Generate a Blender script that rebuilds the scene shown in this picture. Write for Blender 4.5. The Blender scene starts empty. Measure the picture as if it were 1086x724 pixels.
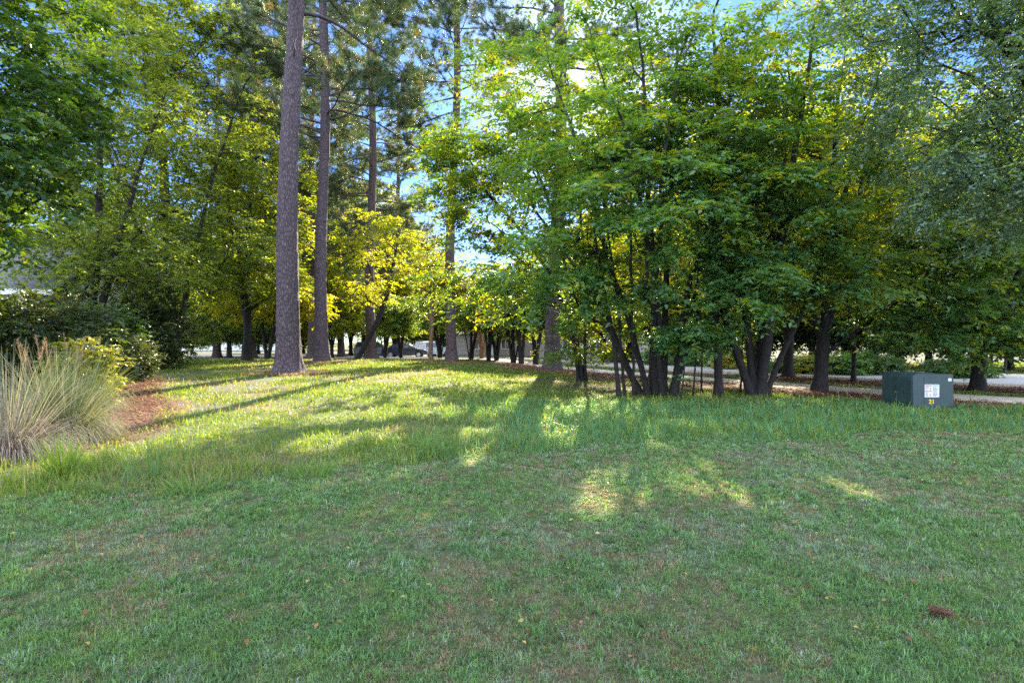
import bpy, bmesh, math, random
import numpy as np
from mathutils import Vector, Matrix

# ------------------------------------------------------------ camera, sky, sun, exposure
SC = bpy.context.scene
COL = SC.collection
R = math.radians
EYE = 1.35
F = 603.3            # focal length in pixels of the 1086 px wide photograph
cam_d = bpy.data.cameras.new('camera'); cam_d.sensor_width = 36; cam_d.lens = 20.0
cam_d.clip_end = 2000; cam_d.clip_start = 0.05
cam = bpy.data.objects.new('camera', cam_d); COL.objects.link(cam)
cam.location = (0, 0, EYE); cam.rotation_euler = (R(90), 0, 0)
SC.camera = cam

SUN_EL, SUN_AZ = R(25.2), R(6.7)      # azimuth measured from +Y towards +X
world = bpy.data.worlds.new('World'); SC.world = world; world.use_nodes = True
wt = world.node_tree; wn = wt.nodes; wl = wt.links
bg = wn['Background']
sky = wn.new('ShaderNodeTexSky'); sky.sky_type = 'NISHITA'; sky.sun_disc = False
sky.sun_elevation = SUN_EL; sky.sun_rotation = SUN_AZ
sky.air_density = 1.0; sky.dust_density = 0.15; sky.ozone_density = 2.0
# a blue sky ahead; added bright veil overhead and behind fills the shaded foreground
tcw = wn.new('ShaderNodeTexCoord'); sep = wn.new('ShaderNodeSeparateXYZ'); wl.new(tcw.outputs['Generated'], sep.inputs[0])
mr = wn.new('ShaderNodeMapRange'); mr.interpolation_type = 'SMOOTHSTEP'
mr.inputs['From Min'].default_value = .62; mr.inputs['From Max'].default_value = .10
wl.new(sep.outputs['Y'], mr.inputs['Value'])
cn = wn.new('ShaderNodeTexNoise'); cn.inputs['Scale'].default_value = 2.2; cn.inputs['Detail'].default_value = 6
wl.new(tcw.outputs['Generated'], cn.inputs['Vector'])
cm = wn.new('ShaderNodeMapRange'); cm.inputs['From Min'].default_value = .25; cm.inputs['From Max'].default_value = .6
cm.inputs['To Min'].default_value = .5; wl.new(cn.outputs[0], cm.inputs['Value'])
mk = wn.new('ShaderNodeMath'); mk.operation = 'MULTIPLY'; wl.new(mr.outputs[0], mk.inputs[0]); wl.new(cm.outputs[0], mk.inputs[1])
tint = wn.new('ShaderNodeMix'); tint.data_type = 'RGBA'; tint.blend_type = 'MULTIPLY'; tint.inputs[0].default_value = 1
# bright white aureole round the low sun, blue further away
dt = wn.new('ShaderNodeVectorMath'); dt.operation = 'DOT_PRODUCT'; wl.new(tcw.outputs['Generated'], dt.inputs[0])
dt.inputs[1].default_value = (math.sin(SUN_AZ)*math.cos(SUN_EL), math.cos(SUN_AZ)*math.cos(SUN_EL), math.sin(SUN_EL))
am = wn.new('ShaderNodeMapRange'); am.interpolation_type = 'SMOOTHSTEP'; am.inputs['From Min'].default_value = .978; am.inputs['From Max'].default_value = 1.0
wl.new(dt.outputs['Value'], am.inputs['Value'])
tc2 = wn.new('ShaderNodeMix'); tc2.data_type = 'RGBA'; tc2.inputs[6].default_value = (.21, .315, .55, 1); tc2.inputs[7].default_value = (.50, .52, .58, 1)
wl.new(am.outputs[0], tc2.inputs[0]); wl.new(tc2.outputs[2], tint.inputs[7])
wl.new(sky.outputs[0], tint.inputs[6])
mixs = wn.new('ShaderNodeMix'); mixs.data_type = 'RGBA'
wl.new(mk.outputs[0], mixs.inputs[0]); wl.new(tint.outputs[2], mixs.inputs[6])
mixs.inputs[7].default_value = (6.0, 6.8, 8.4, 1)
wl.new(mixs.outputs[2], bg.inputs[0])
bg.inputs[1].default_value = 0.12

sun_d = bpy.data.lights.new('sun', 'SUN'); sun_d.energy = 5.0; sun_d.angle = R(0.5)
sun_d.color = (1.0, 0.86, 0.64)
sun = bpy.data.objects.new('sun', sun_d); COL.objects.link(sun)
sdir = Vector((math.sin(SUN_AZ)*math.cos(SUN_EL), math.cos(SUN_AZ)*math.cos(SUN_EL), math.sin(SUN_EL)))
sun.rotation_euler = sdir.to_track_quat('Z', 'Y').to_euler()
sun.location = sdir*50

vs = SC.view_settings
vs.view_transform = 'Standard'; vs.look = 'None'; vs.gamma = 1; vs.exposure = 2.38
vs.use_curve_mapping = False
cy = SC.cycles
cy.max_bounces = 7; cy.diffuse_bounces = 4; cy.glossy_bounces = 2; cy.transmission_bounces = 5
cy.transparent_max_bounces = 6; cy.sample_clamp_indirect = 6
cy.use_adaptive_sampling = True; cy.adaptive_threshold = 0.01
cy.use_denoising = False

rng = np.random.default_rng(7)

# ------------------------------------------------------------ helpers
def nrm(v): return v/np.maximum(np.linalg.norm(v, axis=-1, keepdims=True), 1e-9)

def sm(t):
    t = np.clip(t, 0, 1); return t*t*(3-2*t)

def gz(x, y):
    """height of the lawn: flat near, a low rise under the pines, falling to the street"""
    x = np.asarray(x, float); y = np.asarray(y, float)
    return 0.22*sm((y-8)/12)*sm((3-x)/6) - 0.60*sm((y-34)/30)*sm((30-x)/12)

def G(px, py):
    """photo pixel of a point on the ground -> world x, y, z"""
    d = 2.0
    while d < 160:
        x = (px-543)/F*d
        if (py-362)/F*d >= EYE-gz(x, d): break
        d += 0.02 if d < 30 else 0.1
    return (px-543)/F*d, d, float(gz((px-543)/F*d, d))

def W(px, py, d):
    return np.array([(px-543)/F*d, d, EYE+(362-py)/F*d])

_grid = {}
def vnoise(x, y, s, seed=0):
    """2-D value noise, 0..1, feature size s"""
    g = _grid.setdefault(seed, np.random.default_rng(900+seed).random((256, 256)))
    u = np.asarray(x)/s+97.3; v = np.asarray(y)/s+51.7
    i = np.floor(u).astype(int); j = np.floor(v).astype(int)
    fu = sm(u-i); fv = sm(v-j)
    a = g[i % 256, j % 256]; b = g[(i+1) % 256, j % 256]; c = g[i % 256, (j+1) % 256]; d = g[(i+1) % 256, (j+1) % 256]
    return (a*(1-fu)+b*fu)*(1-fv)+(c*(1-fu)+d*fu)*fv

def fnoise(x, y, s, seed=0):
    return 0.55*vnoise(x, y, s, seed)+0.3*vnoise(x, y, s*.45, seed+1)+0.15*vnoise(x, y, s*.2, seed+2)

def link(name, mesh, parent=None):
    o = bpy.data.objects.new(name, mesh); COL.objects.link(o)
    if parent is not None: o.parent = parent
    return o

def mesh_np(name, V, Fs, mat, tint=None, smooth=False):
    """V (n,3); Fs = list of (m,k) index arrays; tint (n,3) point colour"""
    me = bpy.data.meshes.new(name)
    V = np.asarray(V, np.float32)
    loops = np.concatenate([f.reshape(-1) for f in Fs]).astype(np.int32)
    tot = np.concatenate([np.full(len(f), f.shape[1], np.int32) for f in Fs])
    st = np.concatenate([[0], np.cumsum(tot)[:-1]]).astype(np.int32)
    me.vertices.add(len(V)); me.vertices.foreach_set('co', V.ravel())
    me.loops.add(len(loops)); me.loops.foreach_set('vertex_index', loops)
    me.polygons.add(len(tot)); me.polygons.foreach_set('loop_start', st)
    me.polygons.foreach_set('loop_total', tot)
    if smooth: me.polygons.foreach_set('use_smooth', np.ones(len(tot), bool))
    if tint is not None:
        at = me.color_attributes.new('tint', 'FLOAT_COLOR', 'POINT')
        c = np.ones((len(V), 4), np.float32); c[:, :3] = tint
        at.data.foreach_set('color', c.ravel())
    me.update(calc_edges=True)
    me.materials.append(mat)
    return me

def tag(o, label=None, cat=None, group=None, kind=None):
    if label: o['label'] = label
    if cat: o['category'] = cat
    if group: o['group'] = group
    if kind: o['kind'] = kind
    return o

def thing(name, loc, label, cat, group=None, rz=0):
    o = bpy.data.objects.new(name, None); COL.objects.link(o)
    o.location = loc; o.rotation_euler = (0, 0, rz); o.empty_display_size = .3
    return tag(o, label, cat, group)

def copy_tree(root, loc, rz=0, scale=(1, 1, 1), label=None):
    c = root.copy(); COL.objects.link(c); c.location = loc; c.rotation_euler = (0, 0, rz); c.scale = scale
    if label: c['label'] = label
    for ch in root.children:
        d = ch.copy(); COL.objects.link(d); d.parent = c
        for g in ch.children:
            e = g.copy(); COL.objects.link(e); e.parent = d
    return c

# ------------------------------------------------------------ materials
def new_mat(name):
    m = bpy.data.materials.new(name); m.use_nodes = True
    nt = m.node_tree; return m, nt, nt.nodes, nt.links, nt.nodes['Principled BSDF']

def node(n, t, **kw):
    x = n.new(t)
    for k, v in kw.items():
        if k in x.inputs.keys(): x.inputs[k].default_value = v
        else: setattr(x, k, v)
    return x

def ramp(n, stops):
    r = n.new('ShaderNodeValToRGB'); e = r.color_ramp.elements
    while len(e) < len(stops): e.new(0.5)
    for k, (p, c) in enumerate(stops): e[k].position = p; e[k].color = (*c, 1)
    return r

def leaf_mat(name, trans=0.45, gain=(2.3, 2.0, 0.5), rough=0.5, spec=0.35):
    m, nt, n, l, b = new_mat(name)
    at = node(n, 'ShaderNodeAttribute', attribute_name='tint')
    l.new(at.outputs['Color'], b.inputs['Base Color'])
    b.inputs['Roughness'].default_value = rough; b.inputs['Specular IOR Level'].default_value = spec
    mul = n.new('ShaderNodeMix'); mul.data_type = 'RGBA'; mul.blend_type = 'MULTIPLY'
    mul.inputs[0].default_value = 1
    l.new(at.outputs['Color'], mul.inputs[6]); mul.inputs[7].default_value = (*gain, 1)
    tr = n.new('ShaderNodeBsdfTranslucent'); l.new(mul.outputs[2], tr.inputs['Color'])
    mx = n.new('ShaderNodeMixShader'); mx.inputs[0].default_value = trans
    l.new(b.outputs[0], mx.inputs[1]); l.new(tr.outputs[0], mx.inputs[2])
    l.new(mx.outputs[0], n['Material Output'].inputs[0])
    return m

def bark_mat(name, dark, light, sx=9, sz=2.2, bump=0.8, dist=0.03):
    m, nt, n, l, b = new_mat(name)
    tc = n.new('ShaderNodeTexCoord'); mp = n.new('ShaderNodeMapping'); mp.inputs['Scale'].default_value = (sx, sx, sz)
    l.new(tc.outputs['Object'], mp.inputs[0])
    ns = node(n, 'ShaderNodeTexNoise', Scale=1.3, Detail=6.0); l.new(mp.outputs[0], ns.inputs['Vector'])
    mixv = n.new('ShaderNodeMix'); mixv.data_type = 'RGBA'; mixv.inputs[0].default_value = .22
    l.new(mp.outputs[0], mixv.inputs[6]); l.new(ns.outputs['Color'], mixv.inputs[7])
    vo = node(n, 'ShaderNodeTexVoronoi', Scale=1.5, feature='DISTANCE_TO_EDGE'); l.new(mixv.outputs[2], vo.inputs['Vector'])
    r = ramp(n, [(0.0, dark), (0.12, tuple(.5*(a+c) for a, c in zip(dark, light))), (0.45, light)])
    l.new(vo.outputs['Distance'], r.inputs[0])
    n2 = node(n, 'ShaderNodeTexNoise', Scale=4.0, Detail=8.0); l.new(mp.outputs[0], n2.inputs['Vector'])
    r2 = ramp(n, [(0.3, (.55, .5, .5)), (0.7, (1.25, 1.2, 1.2))]); l.new(n2.outputs[0], r2.inputs[0])
    mu = n.new('ShaderNodeMix'); mu.data_type = 'RGBA'; mu.blend_type = 'MULTIPLY'; mu.inputs[0].default_value = 1
    l.new(r.outputs[0], mu.inputs[6]); l.new(r2.outputs[0], mu.inputs[7]); l.new(mu.outputs[2], b.inputs['Base Color'])
    ad = n.new('ShaderNodeMath'); ad.operation = 'MINIMUM'; ad.inputs[1].default_value = .3
    l.new(vo.outputs['Distance'], ad.inputs[0])
    a2 = n.new('ShaderNodeMath'); a2.operation = 'MULTIPLY_ADD'; a2.inputs[1].default_value = .25
    l.new(n2.outputs[0], a2.inputs[0]); l.new(ad.outputs[0], a2.inputs[2])
    bp = node(n, 'ShaderNodeBump', Strength=bump, Distance=dist); l.new(a2.outputs[0], bp.inputs['Height'])
    l.new(bp.outputs[0], b.inputs['Normal']); b.inputs['Roughness'].default_value = .9
    return m

def flat_mat(name, c, rough=.6, metal=0, spec=.5, var=0.0, scale=8):
    m, nt, n, l, b = new_mat(name)
    b.inputs['Roughness'].default_value = rough; b.inputs['Metallic'].default_value = metal
    b.inputs['Specular IOR Level'].default_value = spec
    tc = n.new('ShaderNodeTexCoord'); ns = node(n, 'ShaderNodeTexNoise', Scale=scale, Detail=6.0)
    l.new(tc.outputs['Object'], ns.inputs['Vector'])
    r = ramp(n, [(.3, tuple(x*(1-var) for x in c)), (.7, tuple(min(1, x*(1+var)) for x in c))])
    l.new(ns.outputs[0], r.inputs[0]); l.new(r.outputs[0], b.inputs['Base Color'])
    return m

M = {}
M['leaf'] = leaf_mat('broad leaf', .43, (4.3, 2.75, .25), .40, .65)
M['leaf_gold'] = leaf_mat('thin yellowing leaf', .62, (3.7, 2.8, .4), .45, .4)
M['leaf_cool'] = leaf_mat('small grey green leaf', .28, (2.8, 2.5, .4), .38, .7)
M['needle'] = leaf_mat('pine needle', .3, (1.9, 1.7, .7), .5, .4)
M['grass'] = leaf_mat('grass blade', .42, (2.3, 1.9, .4), .5, .35)
M['straw'] = leaf_mat('dry stem', .3, (1.6, 1.4, .8), .7, .2)
M['pine_bark'] = bark_mat('pine bark', (.022, .016, .020), (.165, .130, .150), 15, 4.6, 1.0, .05)
M['pine_bark_far'] = bark_mat('reddish pine bark', (.03, .022, .02), (.145, .105, .10), 12, 3.6, .8, .04)
M['bark'] = bark_mat('smooth dark bark', (.008, .0065, .0065), (.030, .025, .023), 14, 3.5, .5, .01)
M['bark_light'] = bark_mat('tan bark', (.10, .06, .035), (.30, .19, .11), 12, 3, .4, .01)

def ground_mat():
    m, nt, n, l, b = new_mat('lawn soil and thatch')
    tc = n.new('ShaderNodeTexCoord')
    a = node(n, 'ShaderNodeTexNoise', Scale=.55, Detail=5.0); l.new(tc.outputs['Object'], a.inputs['Vector'])
    c = node(n, 'ShaderNodeTexNoise', Scale=38.0, Detail=6.0); l.new(tc.outputs['Object'], c.inputs['Vector'])
    r1 = ramp(n, [(.35, (.032, .055, .015)), (.55, (.050, .062, .022)), (.72, (.085, .065, .04))]); l.new(a.outputs[0], r1.inputs[0])
    r2 = ramp(n, [(.3, (.45, .45, .45)), (.7, (1.35, 1.3, 1.2))]); l.new(c.outputs[0], r2.inputs[0])
    mu = n.new('ShaderNodeMix'); mu.data_type = 'RGBA'; mu.blend_type = 'MULTIPLY'; mu.inputs[0].default_value = 1
    l.new(r1.outputs[0], mu.inputs[6]); l.new(r2.outputs[0], mu.inputs[7]); l.new(mu.outputs[2], b.inputs['Base Color'])
    bp = node(n, 'ShaderNodeBump', Strength=.8, Distance=.02); l.new(c.outputs[0], bp.inputs['Height'])
    l.new(bp.outputs[0], b.inputs['Normal']); b.inputs['Roughness'].default_value = .95
    return m
M['ground'] = ground_mat()

def mulch_mat():
    m, nt, n, l, b = new_mat('pine straw mulch')
    tc = n.new('ShaderNodeTexCoord')
    c = node(n, 'ShaderNodeTexNoise', Scale=30.0, Detail=8.0, Distortion=1.5); l.new(tc.outputs['Object'], c.inputs['Vector'])
    r = ramp(n, [(.3, (.04, .024, .018)), (.55, (.115, .062, .045)), (.75, (.22, .13, .10))]); l.new(c.outputs[0], r.inputs[0])
    l.new(r.outputs[0], b.inputs['Base Color'])
    bp = node(n, 'ShaderNodeBump', Strength=1.0, Distance=.03); l.new(c.outputs[0], bp.inputs['Height'])
    l.new(bp.outputs[0], b.inputs['Normal']); b.inputs['Roughness'].default_value = .95
    return m
M['mulch'] = mulch_mat()
M['concrete'] = flat_mat('tan concrete', (.50, .44, .36), .85, var=.18, scale=3)
M['asphalt'] = flat_mat('pale worn asphalt', (.30, .30, .30), .85, var=.15, scale=6)

# ------------------------------------------------------------ ground, beds, path, street
def axis(a, b, n, p=1.0):
    return np.concatenate([np.linspace(a, b, n)])
xs = np.concatenate([np.linspace(-600, -60, 20)[:-1], np.linspace(-60, 60, 181), np.linspace(60, 600, 20)[1:]])
ys = np.concatenate([np.linspace(-300, -6, 16)[:-1], np.linspace(-6, 90, 161), np.linspace(90, 900, 20)[1:]])
X, Y = np.meshgrid(xs, ys, indexing='ij')
V = np.stack([X, Y, gz(X, Y)], -1).reshape(-1, 3)
idx = np.arange(len(V)).reshape(X.shape)
Q = np.stack([idx[:-1, :-1], idx[1:, :-1], idx[1:, 1:], idx[:-1, 1:]], -1).reshape(-1, 4)
tag(link('ground', mesh_np('ground', V, [Q], M['ground'], smooth=True)), 'shaded lawn ground rising gently towards the pines', 'ground', kind='structure')

def resample(P, step):
    P = np.array(P, float)
    # Catmull-Rom through the points, then even steps
    out = []
    E = np.vstack([2*P[0]-P[1], P, 2*P[-1]-P[-2]])
    for i in range(1, len(E)-2):
        for t in np.linspace(0, 1, 24, endpoint=False):
            a, b, c, d = E[i-1], E[i], E[i+1], E[i+2]
            out.append(.5*((2*b)+(-a+c)*t+(2*a-5*b+4*c-d)*t*t+(-a+3*b-3*c+d)*t**3))
    out.append(P[-1]); out = np.array(out)
    s = np.concatenate([[0], np.cumsum(np.linalg.norm(np.diff(out, axis=0), axis=1))])
    n = max(2, int(s[-1]/step)); q = np.linspace(0, s[-1], n)
    return np.stack([np.interp(q, s, out[:, k]) for k in range(P.shape[1])], -1)

def strip(name, C, w, z, mat, label, cat, h=0.0, off=0.0, ragged=0.0, across=8):
    """ribbon following the ground; C centre line, w width; h > 0 gives it real side faces"""
    C = resample(C, .5); T = nrm(np.gradient(C, axis=0)); N = np.stack([-T[:, 1], T[:, 0]], -1)
    us = np.linspace(-.5, .5, across)
    rows = []
    for k, u in enumerate(us):
        e = u*w+off
        P = C+N*np.asarray(e)[..., None] if np.ndim(e) else C+N*e
        if ragged and k in (0, across-1):
            P = P+N*(fnoise(C[:, 0], C[:, 1], 1.3, 4+k)-.5)[:, None]*ragged
        rows.append(np.column_stack([P, gz(P[:, 0], P[:, 1])+z+h]))
    if h > 0:
        lo0 = rows[0].copy(); lo0[:, 2] -= h+z+.02; lo1 = rows[-1].copy(); lo1[:, 2] -= h+z+.02
        rows = [lo0]+rows+[lo1]
    A = np.stack(rows, 0); V = A.reshape(-1, 3); idx = np.arange(len(V)).reshape(A.shape[:2])
    Q = np.stack([idx[:-1, :-1], idx[1:, :-1], idx[1:, 1:], idx[:-1, 1:]], -1).reshape(-1, 4)
    return tag(link(name, mesh_np(name, V, [Q], mat)), label, cat, kind='structure'), C

PATH = [(16.5, 8.2), (13.9, 10.6), (11.3, 13.2), (9.3, 15.9), (8.1, 18.0), (6.3, 21.2), (4.0, 25.5), (1.8, 30.5), (0, 36), (-1.5, 42)]
ROAD = [(42, 3), (27, 11.5), (18.6, 17.6), (14.2, 21.5), (10.5, 27), (7.5, 33), (4, 41), (-2, 50), (-14, 59), (-32, 66), (-60, 72), (-110, 76)]
pth, PC = strip('path', PATH, 1.95, .008, M['concrete'], 'tan concrete footpath curving behind the trees', 'path', across=6)
strip('mulch_bed', [(17, 8.2), (12.8, 10.8), (9.6, 13.6), (7.3, 16.2), (5.5, 19.6), (3.2, 24.5), (.9, 29.7), (-1.0, 36)], 3.3, .004, M['mulch'],
      'red brown pine straw bed under the tree clumps', 'mulch bed', ragged=1.2)
strip('mulch_verge', [(20, 9.5), (15.6, 13.6), (12.0, 18), (9.6, 22), (6.9, 27.5), (4.6, 33.5), (1.8, 40)], 3.0, .004, M['mulch'],
      'pine straw verge between footpath and street', 'mulch bed', ragged=.6)
rd, RC = strip('road', ROAD, 6.5, .006, M['asphalt'], 'pale asphalt street curving away behind the trees', 'road')
strip('kerb', ROAD, .16, 0, M['concrete'], 'low concrete kerb on the near side of the street', 'kerb', h=.12, off=-3.33, across=2)
strip('kerb', ROAD, .16, 0, M['concrete'], 'low concrete kerb on the far side of the street', 'kerb', h=.12, off=3.33, across=2)
strip('mulch_bed', [(-9.4, 3.0), (-7.3, 5.2), (-6.6, 7.5), (-7.2, 9.5), (-9.4, 12.5), (-12.2, 17), (-16, 23), (-20, 30)], 2.9, .004, M['mulch'],
      'pine straw bed under the ornamental grasses at the left', 'mulch bed', ragged=1.6)

def in_strip(x, y, P, w):
    P = resample(P, .5) if not isinstance(P, np.ndarray) else P
    out = np.zeros(len(x), bool)
    for s in range(0, len(x), 20000):
        d = np.min((x[s:s+20000, None]-P[None, :, 0])**2+(y[s:s+20000, None]-P[None, :, 1])**2, axis=1)
        out[s:s+20000] = d < (w/2)**2
    return out

# ------------------------------------------------------------ grass
def blades(x, y, z, h, w, col, lean=.5, droop=0, tipc=1.25, seed=3, az=None, leanv=None):
    """curved blades, 5 vertices each"""
    r = np.random.default_rng(seed); n = len(x)
    a = r.random(n)*2*np.pi if az is None else az
    d = np.stack([np.cos(a), np.sin(a), np.zeros(n)], -1)
    b = r.random(n)*2*np.pi
    s = np.stack([np.cos(b), np.sin(b), np.zeros(n)], -1)*(w/2)[:, None]
    le = (lean*(r.random(n)**.7) if leanv is None else leanv)[:, None]
    B = np.stack([x, y, z], -1); up = np.array([0, 0, 1.0])
    h_ = h[:, None]
    mid = B+up*h_*.6*(1-.35*le)+d*h_*.28*le
    tip = B+up*h_*np.clip(1-.65*le-droop, -.1, 1)+d*h_*(.85*le)
    V = np.stack([B-s, B+s, mid+s*.75, mid-s*.75, tip], 1).reshape(-1, 3)
    i = np.arange(n)[:, None]*5
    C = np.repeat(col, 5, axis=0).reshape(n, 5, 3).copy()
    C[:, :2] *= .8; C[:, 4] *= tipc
    return V, [i+np.array([[0, 1, 2, 3]]), i+np.array([[3, 2, 4]])], C.reshape(-1, 3)

def edge_y(x):
    """how far away the mown lawn ends and the long grass starts"""
    return np.interp(x, [-6, -4, -2.4, -.5, 2, 4.5, 7.5, 9.5], [4.6, 5.1, 5.7, 6.5, 7.4, 8.0, 8.6, 9.4])+(fnoise(x, x*0+3, 1.5, 30)-.5)*1.3+(vnoise(x, x*0+9, .35, 35)-.5)*.5

def scatter(n, d0, d1, p, k=1.02, seed=0):
    """points in the camera's wedge of ground, density falling as d^-p"""
    r = np.random.default_rng(seed)
    u = r.random(n); q = 2-p
    d = (d0**q+u*(d1**q-d0**q))**(1/q) if abs(q) > 1e-6 else d0*(d1/d0)**u
    t = (r.random(n)*2-1)
    return t*(d*k+.5), d

# mown lawn: little rosettes of short broad blades with thatch between
tx, ty = scatter(105000, 2.0, 10.5, 1.35, seed=11)
keep = (ty < edge_y(tx)+.3) & ~in_strip(tx, ty, [(-9.4, 3.0), (-7.3, 5.2), (-6.6, 7.5)], 2.6)
bare = .6*fnoise(tx, ty, 1.1, 40)+.4*vnoise(tx, ty, .12, 44)
keep &= rng.random(len(tx)) < np.clip(1.3-2.4*np.clip(bare-.42, 0, 1), .3, 1)
tx, ty = tx[keep], ty[keep]; nt_ = len(tx); K = 9
fb = .6*fnoise(tx, ty, .6, 90)+.4*vnoise(tx, ty, .14, 93); dry = .7*fnoise(tx, ty, .8, 80)+.3*vnoise(tx, ty, .15, 83)
blue = fnoise(tx, ty, 1.2, 70); fp = .5*fnoise(tx, ty, .4, 95)+.5*vnoise(tx, ty, .10, 97)
gA = np.array([.095, .185, .075]); gB = np.array([.130, .200, .145])
tcol = gA+(gB-gA)*sm((blue-.36)/.25)[:, None]
tcol = np.where((rng.random(nt_) < .18)[:, None], np.array([.11, .20, .045]), tcol)
tb_ = rng.random(nt_) < np.clip((fb-.47)*6, 0, .75)
tcol[tb_] = np.array([.088, .180, .075])
td_ = rng.random(nt_) < np.clip((dry-.46)*4.0, .04, .6)*np.where(tb_, .3, 1)
tcol[td_] = np.array([.20, .16, .125])
tp_ = rng.random(nt_) < np.clip((fp-.58)*2.4, .01, .25); tcol[tp_] = np.array([.18, .25, .22])
tcol = tcol*(.5+1.0*rng.random((nt_, 1)))
th = (.024+.026*rng.random(nt_))*np.where(tb_, 1.12, 1)*np.where(td_, .7, 1)*(.7+.55*vnoise(tx, ty, .2, 99))
tw = np.maximum(.0034, ty*.0011)*np.where(tb_, 1.6, 1)
rr_ = lambda v: np.repeat(v, K, axis=0)
x = rr_(tx)+rng.normal(0, .016, nt_*K); y = rr_(ty)+rng.normal(0, .016, nt_*K)
n = len(x)
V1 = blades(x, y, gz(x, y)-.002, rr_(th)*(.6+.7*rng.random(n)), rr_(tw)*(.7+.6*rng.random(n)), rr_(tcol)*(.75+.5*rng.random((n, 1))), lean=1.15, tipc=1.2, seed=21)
# longer unmown grass
x, y = scatter(520000, 4.3, 36, 1.35, seed=12)
keep = (y > edge_y(x)-.15+.5*(rng.random(len(x))**2)*(vnoise(x, y, .3, 36))) & ~in_strip(x, y, PC, 1.9)
right = x > 1.2+.0*y
mb = in_strip(x, y, [(17, 8.2), (12.8, 10.8), (9.6, 13.6), (7.3, 16.2), (5.5, 19.6), (3.2, 24.5), (.9, 29.7), (-1.0, 36)], 3.0)
vb = in_strip(x, y, [(20, 9.5), (15.6, 13.6), (12.0, 18), (9.6, 22), (6.9, 27.5), (4.6, 33.5), (1.8, 40)], 2.9)
lb = in_strip(x, y, [(-9.4, 3.0), (-7.3, 5.2), (-6.6, 7.5), (-7.2, 9.5), (-9.4, 12.5), (-12.2, 17), (-16, 23), (-20, 30)], 2.2)
keep &= ~vb & ((~mb) | (rng.random(len(x)) < .03)) & ((~lb) | (rng.random(len(x)) < .04)) & ~in_strip(x, y, RC, 7.2)
cl = fnoise(x, y, .7, 100); patch = fnoise(x, y, 2.6, 110)
band = sm((x-(-2.5))/3)*sm((13.4-y)/2.0)                       # the lush band in front of the clumps
keep &= rng.random(len(x)) < np.clip(.35+.9*cl+band*.5-.55*sm((patch-.52)/.12)*(1-band), .12, 1)
x, y, cl, patch, band = x[keep], y[keep], cl[keep], patch[keep], band[keep]; n = len(x)
hb = np.hypot(np.maximum(np.abs(x-8.4)-.6, 0), np.maximum(np.maximum(9.9-y, y-12.3), 0))
hh = (.04+.125*rng.random(n)**1.6)*(.45+1.0*cl)*np.where(hb < .3, .7, 1)*(.6+.4*sm((y-edge_y(x)+.2)/.6))*(.75+.75*band)*(.7+.9*vnoise(x, y, .35, 120))*(1+1.5*sm(1-(y-edge_y(x))/2.4)*sm((vnoise(x, y, .5, 130)-.3)/.3)*(1-band))
tall = rng.random(n) < .02; hh[tall] *= 1.7
ww = np.maximum(.0045, y*.0012)*(.7+.7*rng.random(n))
g1 = np.array([.10, .180, .035]); g2 = np.array([.068, .180, .085]); st = np.array([.22, .20, .10]); g3 = np.array([.15, .20, .03])
col = g1+(g2-g1)*band[:, None]
u = rng.random(n)
col = np.where((u < .25)[:, None], g3, col)
col = np.where((rng.random(n) < (.05+.42*sm((patch-.47)/.12))*(1-.95*band))[:, None], st, col)
col = col*(.7+.6*rng.random(n))[:, None]
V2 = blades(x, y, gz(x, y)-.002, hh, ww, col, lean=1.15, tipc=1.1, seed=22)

def join(parts):
    off = 0; Vs, q, t, Cs = [], [], [], []
    for V, Fs, C in parts:
        Vs.append(V); Cs.append(C)
        for f in Fs: (q if f.shape[1] == 4 else t).append(f+off)
        off += len(V)
    fs = []
    if q: fs.append(np.concatenate(q))
    if t: fs.append(np.concatenate(t))
    return np.concatenate(Vs), fs, np.concatenate(Cs)

V, Fs, C = join([V1]); tag(link('lawn_grass', mesh_np('lawn_grass', V, Fs, M['grass'], C)), 'short mown lawn grass in the shaded foreground', 'grass', kind='stuff')
V, Fs, C = join([V2]); tag(link('long_grass', mesh_np('long_grass', V, Fs, M['grass'], C)), 'longer unmown grass between lawn and trees', 'grass', kind='stuff')

# straw on the beds
def straw(n, P, w, seed):
    r = np.random.default_rng(seed); P = resample(P, .3)
    i = r.integers(0, len(P), n); a = r.random(n)*2*np.pi; q = np.sqrt(r.random(n))*w/2
    x = P[i, 0]+np.cos(a)*q; y = P[i, 1]+np.sin(a)*q
    ok = ~in_strip(x, y, PC, 2.0) | (r.random(n) < .012); x, y = x[ok], y[ok]; n = len(x)
    L = .10+.12*r.random(n); b = r.random(n)*2*np.pi; d = np.stack([np.cos(b), np.sin(b), (r.random(n)-.3)*.5], -1)
    s = np.stack([-np.sin(b), np.cos(b), 0*b], -1)*np.maximum(.005, y*.0009)[:, None]
    B = np.stack([x, y, gz(x, y)+.01+.03*r.random(n)], -1)
    V = np.stack([B-s, B+s, B+d*L[:, None]+s*.5, B+d*L[:, None]-s*.5], 1).reshape(-1, 3)
    c = np.where((r.random(n) < .3)[:, None], np.array([.33, .19, .13]), np.array([.15, .065, .045]))*(.5+r.random(n))[:, None]
    return V, [np.arange(n)[:, None]*4+np.array([[0, 1, 2, 3]])], np.repeat(c, 4, axis=0)
V, Fs, C = join([straw(26000, [(17, 8.2), (12.8, 10.8), (9.6, 13.6), (7.3, 16.2), (5.5, 19.6), (3.2, 24.5), (.9, 29.7)], 3.2, 1),
                 straw(9000, [(15.6, 13.6), (12.0, 18), (9.6, 22)], 2.8, 2),
                 straw(26000, [(-9.4, 3.0), (-7.3, 5.2), (-6.6, 7.5), (-7.2, 9.5), (-9.4, 12.5), (-12.2, 17)], 3.0, 3)])
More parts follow.
